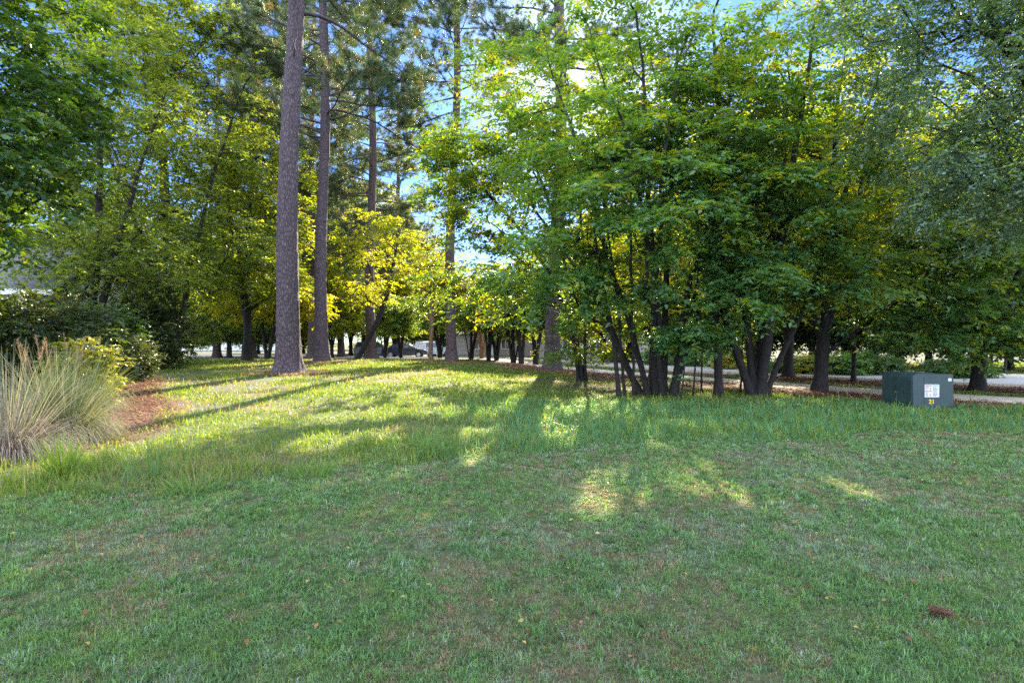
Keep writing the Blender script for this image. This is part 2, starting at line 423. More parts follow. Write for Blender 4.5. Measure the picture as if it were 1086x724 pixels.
tag(link('pine_straw', mesh_np('pine_straw', V, Fs, M['straw'], C)), 'loose red brown pine needles lying on the beds', 'pine straw', kind='stuff')

# ------------------------------------------------------------ trees
def tubes(A, B, ra, rb, ta, tb, sides):
    """tapered tube for each edge A->B with ring normals ta, tb"""
    ref = np.array([.37, .83, .11])
    def ring(P, r, t):
        u = nrm(np.cross(t, ref)); v = np.cross(t, u)
        k = np.arange(sides)/sides*2*np.pi
        return P[:, None]+(u[:, None]*np.cos(k)[None, :, None]+v[:, None]*np.sin(k)[None, :, None])*r[:, None, None]
    R0, R1 = ring(A, ra, ta), ring(B, rb, tb)
    n = len(A); V = np.concatenate([R0, R1], 1).reshape(-1, 3)
    k = np.arange(sides); k2 = (k+1) % sides
    q = np.stack([k, k2, k2+sides, k+sides], -1)
    return V, (np.arange(n)[:, None, None]*2*sides+q[None]).reshape(-1, 4)

def stem_poly(base, top, bow=.3, step=.35, wig=.05, r=rng):
    base, top = np.array(base, float), np.array(top, float)
    n = max(3, int(np.linalg.norm(top-base)/step)); t = np.linspace(0, 1, n)[:, None]
    out = top-base; h = np.array([out[0], out[1], 0])
    P = base+out*t-h*bow*np.sin(np.pi*t)*.6
    w = np.cumsum(r.normal(0, wig*step, (n, 3)), 0); w[:, 2] = 0
    return P+w*sm(t*3)

def skeleton(stems, targets, r0, tip=.006, jit=.06, step=.45, up=.7, r=rng, expo=2.2):
    pos, par, isst = [], [], []
    for S in stems:
        j0 = -1
        if S[0][2] > .3 and pos:
            j0 = int(np.argmin(np.sum((np.array(pos)-S[0])**2, 1)))
        for k, p in enumerate(S):
            if k == 0 and j0 >= 0: prev_ = j0; continue
            par.append((-1 if k == 0 else prev_)); pos.append(p); prev_ = len(pos)-1; isst.append(k+(3 if j0 >= 0 else 0))
    cap = 60000
    P = np.zeros((cap, 3)); D = np.zeros((cap, 3)); n = len(pos); P[:n] = pos
    pr = np.full(cap, -1); pr[:n] = par
    for k in range(n): D[k] = (P[k]-P[pr[k]]) if pr[k] >= 0 else (P[k+1]-P[k])
    D[:n] = nrm(D[:n])
    low = np.zeros(cap); low[:n] = np.array(isst) < 2
    T = np.array(targets)
    base = P[:n].copy()
    dd = np.array([np.min(np.sum((base-t)**2, 1)) for t in T]); T = T[np.argsort(dd)]
    ends = []
    for t in T:
        v = t-P[:n]; d = np.linalg.norm(v, axis=1)+1e-6
        horiz = np.hypot(v[:, 0], v[:, 1])
        cosd = np.einsum('ij,ij->i', v, D[:n])/d
        cost = d*(1.25-.45*cosd)+up*np.maximum(0, .35*horiz-v[:, 2])+low[:n]*50
        j = int(np.argmin(cost)); L = d[j]
        m = max(1, int(round(L/step)))
        c1 = P[j]+D[j]*L*.3+np.array([0, 0, .06*L]); q = P[j]; prev = j
        for k in range(1, m+1):
            s = k/m
            p = (1-s)**2*P[j]+2*s*(1-s)*c1+s*s*t
            if k < m: p = p+r.normal(0, jit*min(step, L), 3)
            P[n] = p; pr[n] = prev; D[n] = (p-P[prev])/(np.linalg.norm(p-P[prev])+1e-9); prev = n; n += 1
            if n >= cap-2: break
        ends.append(n-1)
        if n >= cap-60: break
    P, pr, D = P[:n], pr[:n], D[:n]
    w = np.zeros(n); ch = np.zeros(n, int)
    np.add.at(ch, pr[pr >= 0], 1)
    w[ch == 0] = 1.0
    for k in range(n-1, -1, -1):
        if pr[k] >= 0: w[pr[k]] += w[k]
    rad = w**(1/expo); mx = rad[0]
    ns = [i for i in range(n) if pr[i] < 0]
    rad = tip+(rad-1)/(max(rad[i] for i in ns)-1)*(r0-tip)
    return P, pr, D, rad, np.array(ends)

def wood_mesh(name, P, pr, D, rad, mat, flare=1.5, big=.045):
    e = np.where(pr >= 0)[0]; A, B = P[pr[e]], P[e]
    ra = np.minimum(rad[pr[e]], rad[e]*1.6); rb = rad[e].copy()
    # root flare for the first nodes of each stem
    root = pr[pr[e]] < 0
    ra[root] = rad[pr[e]][root]*flare
    seg = nrm(B-A)
    ta = np.where((rad[pr[e]] < rad[e]*1.35)[:, None], D[pr[e]], seg); tb = D[e]
    # average node tangents along the thick child
    parts = []
    for lo, hi, k in ((big, 9, 10), (.014, big, 5), (0, .014, 3)):
        mk = (rb >= lo) & (rb < hi)
        if mk.any():
            V, q = tubes(A[mk], B[mk], ra[mk], rb[mk], nrm(ta[mk]), nrm(tb[mk]), k); parts.append((V, [q], np.zeros((len(V), 3))))
    V, Fs, C = join(parts)
    return mesh_np(name, V, Fs, mat, smooth=True)

# gaps in the crowns through which the low sun reaches the lawn
SD = np.array(sdir)
GAPS = [(900, 522, .16), (818, 538, .10), (806, 528, .06), (690, 500, .42), (738, 503, .30), (713, 481, .25), (580, 461, .38), (556, 440, .45),
        (526, 479, .24), (390, 462, .26), (402, 436, .5), (470, 440, .32), (446, 424, .5), (556, 424, .36), (668, 512, .14),
        (742, 456, .26), (842, 467, .26), (600, 440, .25), (500, 462, .2), (846, 436, .2), (352, 446, .4), (640, 425, .3), (330, 470, .3)]
GP0, GPR = [np.array([0, 0, EYE])], [.2]
gr_ = np.random.default_rng(31)
for a, b_, r_ in GAPS:                           # each gap is a few overlapping ragged holes
    c_ = np.array(G(a, b_))
    for k in range(4):
        GP0.append(c_+np.array([gr_.normal(0, r_*.9), gr_.normal(0, r_*1.3), 0])); GPR.append(max(.02, r_*(.35+.4*gr_.random())))
def clear(P):
    """True where a point is outside every sun gap"""
    ok = np.ones(len(P), bool)
    for o, r_ in zip(GP0, GPR):
        v = P-o; t = v@SD; d2 = np.sum(v*v, 1)-t*t
        ok &= d2 > (r_+.07)**2
    return ok
def drop(V, Fs, C, k, loc):
    """remove whole leaves (k vertices each) that stand in a sun gap"""
    W_ = V.reshape(-1, k, 3); ok = clear(W_[:, 0]+np.asarray(loc)[None])
    tris = Fs[0]; per = len(tris)//len(W_)
    h = len(W_); base = np.arange(ok.sum())[:, None]*k
    pat = [tris[j*h] - 0 for j in range(per)] if per > 1 else [tris[0]]
    return W_[ok].reshape(-1, 3), [np.concatenate([base+p[None] for p in pat])], C.reshape(-1, k, 3)[ok].reshape(-1, 3)

PAL = {
 'green':  [(.055, .150, .062), (.046, .128, .062), (.080, .160, .045), (.13, .18, .02)],
 'deep':   [(.022, .068, .024), (.028, .080, .028), (.036, .095, .02), (.05, .09, .02)],
 'olive':  [(.070, .120, .045), (.066, .108, .060), (.095, .15, .03), (.14, .18, .02)],
 'yellow': [(.17, .20, .035), (.13, .18, .03), (.20, .20, .035), (.10, .15, .03)],
 'blue':   [(.085, .150, .105), (.10, .165, .135), (.10, .17, .06), (.13, .20, .03)],
 'dark':   [(.018, .04, .014), (.022, .05, .018), (.03, .06, .016), (.025, .04, .02)],
 'pine':   [(.07, .115, .05), (.06, .105, .055), (.10, .13, .05), (.22, .17, .08)],
 'brown':  [(.12, .09, .06), (.08, .07, .04), (.04, .06, .02), (.16, .11, .08)],
}

def leaves(C, U, size, pal, seed, per=10, twigs=5, spread=.5, droop=.35, flat=.8, wts=(.42, .33, .19, .06), autumn=.0, wfac=.55):
    """sprays of folded leaves. C centres, U outward directions"""
    r = np.random.default_rng(seed); n = len(C)*twigs
    c = np.repeat(C, twigs, 0); u = np.repeat(U, twigs, 0)
    a = r.random(n)*2*np.pi
    d = np.stack([np.cos(a), np.sin(a), r.normal(0, .35, n)], -1)+u*.7
    d[:, 2] *= (1.25-flat); d = nrm(d)
    L = spread*(.5+.8*r.random(n))
    c = c+r.normal(0, spread*.22, c.shape)*np.array([1, 1, .7])
    s = (np.arange(per)[None]+r.random((n, per)))/per
    d3 = d[:, None]
    side = nrm(np.cross(d, np.array([0, 0, 1.0])))[:, None]
    sg = np.where(np.arange(per) % 2 == 0, 1, -1)[None, :, None]
    p = c[:, None]+d3*(s*L[:, None])[..., None]
    p[..., 2] -= droop*(s*L[:, None])**2/spread
    ax = nrm(d3*(.55+.3*r.random((n, per, 1)))+side*sg*.8+r.normal(0, .28, (n, per, 3))+np.array([0, 0, -.28]))
    up = nrm(np.array([0, 0, 1.0])+r.normal(0, .55*(1.3-flat)+.22, (n, per, 3)))
    w = nrm(np.cross(ax, up)); nn = np.cross(w, ax)
    sz = size*(.5+.85*r.random((n, per, 1)))
    tip = p+ax*sz; mid = p+ax*sz*.42+nn*sz*.10
    lf, rt = mid+w*sz*wfac*.5, mid-w*sz*wfac*.5
    V = np.stack([p, lf, tip-nn*sz*.08, rt], 2).reshape(-1, 3)
    N = n*per; i = np.arange(N)[:, None]*4
    pc = np.array(PAL[pal]); k = r.choice(4, n, p=np.array(wts)/sum(wts))
    col = pc[k][:, None]*(.78+.44*r.random((n, per, 1)))*(.85+.3*r.random((n, 1, 1)))
    if autumn:
        m = r.random((n, 1, 1)) < autumn
        col = np.where(m, np.array([.28, .10, .03])*(.6+.8*r.random((n, per, 1))), col)
    col = np.repeat(col.reshape(N, 3), 4, axis=0)
    return V, [np.concatenate([i+np.array([[0, 2, 1]]), i+np.array([[0, 3, 2]])])], col

def tufts(C, U, size, seed, k=26, pal='pine', w=.011):
    """bottle-brush tufts of pine needles"""
    r = np.random.default_rng(seed); n = len(C)
    d = nrm(r.normal(0, 1, (n, k, 3))+nrm(U)[:, None]*1.1)
    p = C[:, None]+nrm(U)[:, None]*(r.random((n, k, 1))*size*.8)
    L = size*(.6+.5*r.random((n, k, 1)))
    s = nrm(np.cross(d, r.normal(0, 1, (n, k, 3))))*w*.5
    V = np.stack([p-s, p+s, p+d*L], 2).reshape(-1, 3)
    pc = np.array(PAL[pal]); kk = r.choice(4, n, p=[.4, .3, .22, .08])
    col = (pc[kk][:, None]*(.75+.5*r.random((n, k, 1)))).reshape(-1, 3)
    N = n*k
    return V, [np.arange(N)[:, None]*3+np.array([[0, 1, 2]])], np.repeat(col, 3, axis=0)

def in_env(env, n, seed, gap=.30, cell=1.1, shell=.45):
    """points in a union of ellipsoids, thinned in blotches so the crown has holes"""
    r = np.random.default_rng(seed); out = []
    vol = np.array([e[1][0]*e[1][1]*e[1][2] for e in env]); pv = vol**.6; pv = pv/pv.sum()
    ph = r.random((6, 3))*6
    while len(out) < n:
        k = r.choice(len(env), 400, p=pv)
        c = np.array([env[i][0] for i in k], float); ra = np.array([env[i][1] for i in k], float)
        d = nrm(r.normal(0, 1, (400, 3)))*(r.random((400, 1))**(shell))
        p = c+d*ra
        f = sum(np.sin(p[:, 0]*2.1/cell*(1+.3*q)+ph[q, 0]+1.3*np.sin(p[:, 2]/cell+ph[q, 1]))*np.sin(p[:, 1]*1.7/cell+ph[q, 1])*np.sin(p[:, 2]*2.3/cell+ph[q, 2]) for q in range(3))/3
        ok = f > (gap-.5)
        ok &= p[:, 2] > .85
        out.extend(p[ok])
    return np.array(out[:n])

def broad_tree(name, base, label, group, stems, env, n, size, pal, seed, per=10, twigs=5, spread=.5, r0=.12, mat='bark',
               gap=.3, cell=1.1, droop=.35, flat=.8, inner=.5, autumn=0, wts=(.42, .33, .19, .06), cat='tree', lm='leaf', layer=0, step=.45, wig=.05, flare=1.5, shell=.45):
    """stems/env are relative to base. Empty > trunk (with limbs), crown"""
    r = np.random.default_rng(seed)
    root = thing(name, tuple(base), label, cat, group)
    S = [stem_poly(b, t, bow=bw, r=r, wig=wig) for b, t, bw in stems]
    T = in_env(env, n, seed+1, gap, cell, shell)
    if layer:                                    # gather the sprays into tiers that droop outward
        wv = .35*np.sin(T[:, 0]*1.1+seed)+.35*np.sin(T[:, 1]*1.3)
        q = np.round((T[:, 2]+wv)/layer)*layer-wv
        T[:, 2] = T[:, 2]+(q-T[:, 2])*.8
    P, pr, D, rad, ends = skeleton(S, T, r0, r=r, step=step)
    link('trunk', wood_mesh('trunk', P, pr, D, rad, M[mat], flare), root)
    # sprays at every branch end and along thin branches
    thin = np.where((rad < .02) & (pr >= 0))[0]; thin = thin[r.random(len(thin)) < inner]
    pts = np.concatenate([P[ends], P[thin]]); cz = np.mean(P[ends], axis=0)
    U = nrm(np.concatenate([D[ends], D[thin]])+.5*nrm(pts-cz))
    V, Fs, C = leaves(pts, U, size, pal, seed+2, per, twigs, spread, droop, flat, autumn=autumn, wts=wts)
    V, Fs, C = drop(V, Fs, C, 4, base)
    link('crown', mesh_np('crown', V, Fs, M['leaf_gold' if pal == 'yellow' else lm], C), root)
    return root

def pine_trunk_mesh(H, r0, r1, lean, mat, seed, sides=40, dz=.12, amp=.03, flare=.55, wob=.12):
    r = np.random.default_rng(seed); nz = int(H/dz); z = np.linspace(-.1, H, nz); t = z/H
    rad = r0+(r1-r0)*np.clip(t, 0, 1)**.85; rad = rad*(1+flare*np.exp(-np.maximum(z, 0)/.35))
    a = np.arange(sides)/sides*2*np.pi
    ph = r.random(8)*6
    A, Z = np.meshgrid(a, z)
    rough = np.zeros_like(A)
    rr = r.random((nz//4+8, sides))       # plates: blocks of bark of uneven height
    for j in range(sides):
        off = r.random()*4; kk = ((np.arange(nz)+off)/4.0).astype(int)
        rough[:, j] = rr[kk, j]
    butt = .10*np.exp(-np.maximum(Z, 0)/.4)*np.sin(A*5+ph[0])
    Rr = rad[:, None]*(1+butt)+(rough-.5)*amp*np.clip(r0/.4, .3, 1)
    cx = lean[0]*z+wob*np.sin(z*.35+ph[1])-wob*math.sin(ph[1]); cyy = lean[1]*z+wob*np.sin(z*.3+ph[2])-wob*math.sin(ph[2])
    V = np.stack([cx[:, None]+np.cos(A)*Rr, cyy[:, None]+np.sin(A)*Rr, Z], -1).reshape(-1, 3)
    idx = np.arange(len(V)).reshape(nz, sides); nx = np.roll(idx, -1, 1)
    Q = np.stack([idx[:-1], nx[:-1], nx[1:], idx[1:]], -1).reshape(-1, 4)
    return mesh_np('trunk', V, [Q], mat, smooth=True), (lambda h: np.array([np.interp(h, z, cx), np.interp(h, z, cyy), h]))

def pine(name, base, label, group, H, r0, lean, seed, z0, zt, spread=4.0, nlimb=34, mat='pine_bark', sides=24, ntuft=9, dead=4, r1=None):
    r = np.random.default_rng(seed)
    root = thing(name, tuple(base), label, 'tree', group)
    r1 = r1 or r0*.45
    me, cen = pine_trunk_mesh(H, r0, r1, lean, M[mat], seed, sides=sides)
    link('trunk', me, root)
    tipn, segA, segB, sa, sb = [], [], [], [], []
    TC, TU = [], []
    def limb(h, az, L, rise, rad, leafy=True, sub=True):
        n = max(4, int(L/.4)); p = cen(h).copy(); d = np.array([math.cos(az), math.sin(az), rise]); d /= np.linalg.norm(d)
        pts = [p.copy()]
        for k in range(n):
            d = d+r.normal(0, .10, 3)+np.array([0, 0, -.012 if k < n*.6 else .05]); d /= np.linalg.norm(d)
            p = p+d*L/n; pts.append(p.copy())
        pts = np.array(pts); rr = np.linspace(rad, rad*.25, len(pts))
        segA.extend(pts[:-1]); segB.extend(pts[1:]); sa.extend(rr[:-1]); sb.extend(rr[1:])
        if leafy:
            for k in range(len(pts)):
                if k/len(pts) < (.35 if sub else .15): continue
                dd = nrm(pts[min(k+1, len(pts)-1)]-pts[k-1])
                if sub:
                    for s in (-1, 1):
                        if r.random() < .85:
                            a2 = math.atan2(dd[1], dd[0])+s*(.5+.6*r.random())
                            sublimb(pts[k], a2, L*(.16+.22*r.random())*(1.15-k/len(pts)*.5), rr[k]*.5)
                TC.append(pts[k]); TU.append(dd)
    def sublimb(p0, az, L, rad):
        n = max(3, int(L/.22)); p = np.array(p0); d = np.array([math.cos(az), math.sin(az), .15+.25*r.random()]); d /= np.linalg.norm(d)
        for k in range(n):
            d = nrm(d+r.normal(0, .13, 3)+np.array([0, 0, .02])); q = p+d*L/n
            segA.append(p); segB.append(q); sa.append(max(.006, rad*(1-k/n))); sb.append(max(.004, rad*(1-(k+1)/n)))
            p = q
            if k > n*.25:
                for _ in range(4):
                    TC.append(p+r.normal(0, .13, 3)); TU.append(nrm(d+r.normal(0, .4, 3)+np.array([0, 0, .25])))
    def flush():
        A, B = np.array(segA), np.array(segB); d = nrm(B-A)
        V, q = tubes(A, B, np.array(sa), np.array(sb), d, d, 4)
        link('limb', mesh_np('limb', V, [q], M[mat], smooth=True), root)
        for Lst in (segA, segB, sa, sb): Lst.clear()
    for i in range(nlimb):
        f = i/max(1, nlimb-1); h = z0+(zt-z0)*f
        L = spread*(.55+.6*r.random())*(1-.55*f**1.5)
        limb(h, r.random()*2*np.pi, L, .05+.25*r.random()+.35*f, r0*.16*(1.15-.6*f)); flush()
    for i in range(dead):
        limb(z0*(.55+.4*r.random()), r.random()*2*np.pi, spread*(.2+.4*r.random()), .1-.2*r.random(), r0*.09, leafy=False); flush()
    TC, TU = np.array(TC), np.array(TU)
    V, Fs, C = tufts(TC, TU, .30, seed+5, k=36, w=.018)
    V, Fs, C = drop(V, Fs, C, 3, base)
    link('crown', mesh_np('crown', V, Fs, M['needle'], C), root)
    return root

def gb(px, py):
    x, y, z = G(px, py); return np.array([x, y, z])
def at(px, d):
    x = (px-543)/F*d; return np.array([x, d, float(gz(x, d))])
#@@TREES
GP = 'tall pines standing on the lawn'
pine('pine_tree', gb(306, 396), 'largest pine, thick straight grey trunk with plated bark nearest the camera', GP, 21, .42, (.02, .0), 101, 12.5, 20.5, 4.2, 26, 'pine_bark', 44, dead=1)
pine('pine_tree', gb(342, 384), 'second thick pine trunk just right of the largest pine', GP, 27, .36, (.004, 0), 202, 12.0, 26, 6.4, 56, 'pine_bark', 28, dead=2)
pine('pine_tree', at(394, 40), 'straight pine behind the leaning young tree, left of the dark car', GP, 29, .36, (.002, 0), 303, 9, 28, 5.2, 56, 'pine_bark_far', 20)
pine('pine_tree', at(479, 31), 'slim pine with bare side limbs standing alone against open sky', GP, 27, .29, (.016, 0), 404, 13.5, 26, 4.4, 44, 'pine_bark_far', 20, dead=9)
pine('pine_tree', at(586, 25.5), 'broad based pine rising behind the left edge of the tree clump', GP, 24, .36, (.014, 0), 505, 12.5, 23.5, 4.4, 34, 'pine_bark', 24, dead=3)
pine('pine_tree', at(330, 50), 'distant reddish pine seen between the two nearest pine trunks', GP, 32, .33, (.002, 0), 606, 8, 31, 6.0, 60, 'pine_bark_far', 16)
pine('pine_tree', at(299, 44), 'distant pine half hidden behind the left side of the largest trunk', GP, 28, .25, (.0, 0), 707, 8, 27, 6.5, 60, 'pine_bark_far', 16)

PCOPY = []
for px, d, sc, rz, lab in [(268, 52, 1.0, 1.1, 'distant pine rising behind the golden leaved tree'), (362, 58, 1.05, 2.3, 'distant pine just right of the second pine trunk, beyond the crooked tree'),
                       (422, 66, 1.0, 3.6, 'furthest pine above the dark parked car'), (230, 60, 1.1, 5.2, 'distant pine behind the olive green trees at the left'), (640, 50, .9, .6, 'pine behind the clump, right of the broad based pine')]:
    src = [o for o in COL.objects if o.name.startswith('pine_tree') and o.parent is None][5 if rz < 3 else 2]
    PCOPY.append(copy_tree(src, tuple(at(px, d)), rz, (sc, sc, sc), lab))
GC = 'small leafy trees in front of the footpath'
b = at(702, 14.2)
broad_tree('hornbeam_tree', b, 'widest many stemmed tree of the clump, low branches reaching left towards the pines', GC,
   [((-.35, 0, 0), (-2.8, .3, 8.5), .12), ((-.15, .1, 0), (-1.1, -.6, 9.0), .15), ((.05, 0, 0), (.6, .9, 9.8), .15), ((.25, -.1, 0), (1.9, -.3, 9.0), .1),
    ((-.05, -.25, 0), (-1.6, -1.2, 7.2), .1), ((.38, .15, 0), (2.4, .8, 7.2), .1), ((-.5, .2, 0), (-3.2, .8, 5.2), .1), ((-.2, -.1, .9), (-.4, -1.6, 5.5), .1), ((.3, 0, .7), (1.2, -1.4, 5.0), .1)],
   [((-.8, 0, 6.2), (3.7, 2.8, 4.7)), ((-2.6, -.8, 2.9), (2.1, 1.8, 1.1)), ((.6, -1.7, 2.6), (2.2, 1.3, .9)), ((-.9, -1.8, 4.3), (2.4, 1.3, 1.4))],
   740, .125, 'green', 11, per=11, twigs=5, spread=.68, flat=1.0, r0=.10, gap=.52, cell=1.15, inner=.16, layer=.95, wig=.09)
b = at(618, 19.2)
broad_tree('hornbeam_tree', b, 'airy tree behind the left edge of the clump, boughs reaching towards the slim lone pine', GC,
   [((0, 0, 0), (-2.4, 0, 9.0), .3), ((.1, 0, 0), (-.6, .4, 11.0), .2), ((-.1, .1, 0), (-3.4, .2, 6.5), .4), ((0, .1, 0), (.8, 0, 9), .2)],
   [((-1.6, 0, 7.6), (3.7, 2.6, 4.6)), ((-3.8, .4, 6.6), (1.7, 1.6, 2.0)), ((-3.0, -.2, 3.6), (2.3, 1.8, 1.3)), ((-.1, -1.6, 1.75), (1.5, .8, .75))],
   900, .14, 'green', 15, per=10, twigs=5, spread=.7, flat=1.0, layer=1.0, r0=.075, gap=.36, cell=1.0, inner=.3, wts=(.25, .25, .3, .2))
b = at(663, 13.9)
broad_tree('hornbeam_tree', b, 'three thin leaning stems at the left end of the clump', GC,
   [((-.15, 0, 0), (-.9, .2, 4.6), .2), ((.0, .05, 0), (-.5, .5, 5.2), .2), ((.2, 0, 0), (.2, -.3, 5.0), .2)],
   [((-.5, 0, 4.6), (1.6, 1.5, 1.9)), ((-1.2, -.4, 2.6), (1.5, 1.3, .8))],
   150, .12, 'green', 21, per=10, twigs=5, spread=.5, r0=.055, gap=.4)
b = at(762, 13.8)
broad_tree('hornbeam_tree', b, 'single slender dark trunk between the two thick clumps', GC,
   [((0, 0, 0), (.1, .3, 7.5), .2)], [((.0, 0, 5.8), (2.0, 1.7, 3.2)), ((.2, -.5, 3.0), (1.5, 1.2, .9))],
   240, .12, 'green', 31, per=10, twigs=5, spread=.5, r0=.10, gap=.42)
b = at(804, 14.2)
broad_tree('hornbeam_tree', b, 'thick multi trunk tree flaring upward in the middle of the mulch bed', GC,
   [((-.16, 0, 0), (-2.6, .2, 8.5), -.1), ((-.05, .1, 0), (-.9, .8, 10.0), 0), ((.05, 0, 0), (.9, -.6, 9.0), 0), ((.2, .05, 0), (3.2, .3, 8.6), -.1), ((.0, .1, .5), (1.4, 1.3, 8.0), -.1)],
   [((.2, .2, 6.6), (3.4, 2.7, 4.8)), ((.2, -1.4, 2.9), (2.6, 1.5, .8)), ((-.3, -1.8, 4.6), (2.2, 1.2, 1.2))],
   530, .125, 'green', 41, per=11, twigs=5, spread=.68, flat=1.0, r0=.13, gap=.54, cell=1.15, layer=.95, wts=(.36, .3, .22, .12), inner=.3)
b = at(868, 15.2)
broad_tree('maple_tree', b, 'dark trunk forking into a V beside the footpath, left of the utility box', GC,
   [((0, 0, 0), (.15, 0, 1.4), 0), ((.12, 0, 1.35), (-1.6, .4, 8.6), -.15), ((.13, 0, 1.35), (2.0, .3, 9.0), -.15), ((.13, .0, 1.35), (.4, -.5, 9.6), 0), ((.1, .0, 1.0), (3.4, -.2, 4.6), -.3)],
   [((.3, .2, 6.6), (3.4, 2.8, 3.6)), ((.4, -.6, 3.6), (3.4, 2.2, 1.0)), ((-.9, -2.0, 2.9), (1.6, .9, .5))],
   330, .125, 'green', 51, per=10, twigs=5, spread=.68, flat=1.0, r0=.17, gap=.52, cell=1.0, wts=(.22, .20, .28, .30), inner=.25)
b = at(1037, 15.6)
broad_tree('dogwood_tree', b, 'low spreading tree whose branches hang over the green utility box', GC,
   [((0, 0, 0), (0, 0, .9), 0), ((0, 0, .8), (-1.8, -.4, 4.4), 0), ((0, 0, .8), (.7, .3, 5.2), .1), ((0, 0, .85), (2.1, 0, 4.5), .1)],
   [((-.8, -.6, 3.2), (3.4, 2.2, 1.9)), ((-1.6, -1.2, 1.55), (2.8, 1.0, .55)), ((.9, -1.6, 1.4), (2.0, 1.0, .5)), ((.6, 0, 5.2), (3.0, 2.0, 2.0))],
   760, .125, 'green', 61, per=11, twigs=5, spread=.55, r0=.16, gap=.34, flat=.9, layer=.7, wts=(.4, .3, .2, .1))
b = np.array([11.6, 10.2, 0])
broad_tree('birch_tree', b, 'grey blue small leaved tree overhanging the top right corner', GC,
   [((0, 0, 0), (-1.6, .2, 10), .1), ((.1, .1, 0), (.8, 0, 10.5), .1), ((-.1, 0, 0), (-3.6, .3, 8.6), .15)],
   [((-2.6, 0, 7.0), (3.3, 2.4, 3.6)), ((-2.3, .3, 4.4), (2.4, 1.8, 1.3)), ((-3.0, -.6, 7.4), (2.4, 1.6, 2.0)), ((-1.2, -.4, 5.4), (2.2, 1.6, 1.6)), ((0, 0, 9.5), (2.6, 2.2, 2.2))],
   1050, .068, 'blue', 71, lm='leaf_cool', per=13, twigs=7, spread=.45, r0=.11, gap=.30, flat=.35, droop=.6, cell=.8, inner=.8)
b = at(836, 21)
broad_tree('maple_tree', b, 'tree between footpath and street seen through the fork', GC,
   [((0, 0, 0), (0, 0, 1.6), 0), ((0, 0, 1.5), (-1.4, 0, 6.5), 0), ((0, 0, 1.5), (1.2, .4, 7.0), 0), ((0, 0, 1.5), (.2, -.4, 7.6), 0)],
   [((0, 0, 6.2), (3.6, 2.6, 3.8)), ((0, -.3, 3.4), (3.0, 2.2, 1.0))],
   420, .15, 'olive', 81, lm='leaf_gold', per=9, twigs=5, spread=.6, r0=.17, gap=.40)

for px, d, ex, n_, sd, lab in [(800, 17.5, 0, 260, 181, 'thin yellow leaved tree glowing just behind the thick flaring multi trunk tree'),
                         (905, 18.5, .6, 260, 191, 'thin yellow leaved tree between footpath and street, right of the V shaped trunk'),
                         (690, 19.5, .2, 220, 201, 'thin yellow leaved tree behind the widest many stemmed tree')]:
    broad_tree('young_tree', at(px, d), lab, GC, [((0, 0, 0), (.2, 0, 8.5), .1), ((0, 0, 1.2), (-1.0, .2, 7.5), .1), ((0, 0, 1.6), (1.2, 0, 7.5), .1)],
       [((ex*.5, 0, 7.2), (2.6, 1.8, 3.6)), ((0, 0, 3.4), (2.2, 1.5, 1.3))], n_, .12, 'yellow', sd, per=9, twigs=5, spread=.6, flat=1.0, r0=.07, gap=.45, inner=.2, wts=(.2, .35, .15, .3))
# left side
b = np.array([-13.2, 11.2, .1])
broad_tree('maple_tree', b, 'dense deep green tree filling the upper left corner', None,
   [((0, 0, 0), (.3, 0, 9.5), .1), ((0, .1, 0), (2.0, -.3, 8), .2), ((0, 0, 0), (-1, .6, 9), .2)],
   [((.6, 0, 6.8), (4.2, 3.4, 4.4)), ((2.4, -.6, 4.4), (2.6, 2.0, 1.8)), ((0, 0, 9.6), (3.0, 2.6, 2.0))],
   900, .13, 'deep', 91, per=12, twigs=6, spread=.5, r0=.22, gap=.26, cell=1.3, inner=.45)
b = at(186, 28)
broad_tree('oak_tree', b, 'large olive green tree with a dark trunk behind the rounded shrub', None,
   [((0, 0, 0), (-1.0, 0, 15), .1), ((.1, 0, 1), (3.0, .5, 14), .1), ((0, 0, 1), (-4.0, 0, 12), .1)],
   [((-1, 0, 12.0), (5.6, 4.0, 6.2)), ((0, 0, 5.6), (5.2, 3.4, 2.6)), ((-1.5, 0, 17), (4.5, 3.5, 3))],
   1000, .17, 'olive', 111, lm='leaf_gold', per=10, twigs=5, spread=.8, r0=.30, gap=.36, cell=1.7, flat=.4, inner=.35, step=.7)
b = at(262, 33)
broad_tree('oak_tree', b, 'tall loose crowned tree with sunlit yellow green leaves left of the largest pine', None,
   [((0, 0, 0), (.5, 0, 14), .1), ((.1, 0, 1), (-2.0, .5, 13), .1)],
   [((0, 0, 9.0), (4.2, 3.4, 5.0)), ((.3, -.4, 4.8), (3.4, 3.0, 1.6))],
   640, .18, 'olive', 121, lm='leaf_gold', per=9, twigs=5, spread=.75, r0=.27, gap=.42, cell=1.5, flat=.4, inner=.35, step=.7, wts=(.2, .2, .3, .3))
b = at(95, 22)
broad_tree('oak_tree', b, 'grey green tree behind the dark evergreen shrub at the left', None,
   [((0, 0, 0), (.5, 0, 13), .1), ((.1, 0, 1), (2.6, .5, 11), .1)],
   [((0, 0, 9.2), (4.0, 3.2, 6.0)), ((.6, 0, 4.2), (3.6, 2.6, 1.8))],
   650, .13, 'olive', 131, lm='leaf_gold', per=10, twigs=5, spread=.65, r0=.2, gap=.36, cell=1.4, flat=.35, inner=.35, step=.6, wts=(.4, .4, .15, .05))
b = at(283, 38)
broad_tree('maple_tree', b, 'small tree with golden yellow leaves behind the largest pine', None,
   [((0, 0, 0), (-.8, 0, 5), .1), ((.1, 0, 0), (1.2, .2, 5.5), .1)],
   [((-1.2, 0, 4.6), (3.8, 2.6, 2.2)), ((1.6, 0, 3.6), (2.6, 2, 1.6))],
   330, .19, 'yellow', 141, per=9, twigs=5, spread=.7, r0=.13, gap=.35, cell=1.3)
b = at(379, 36)
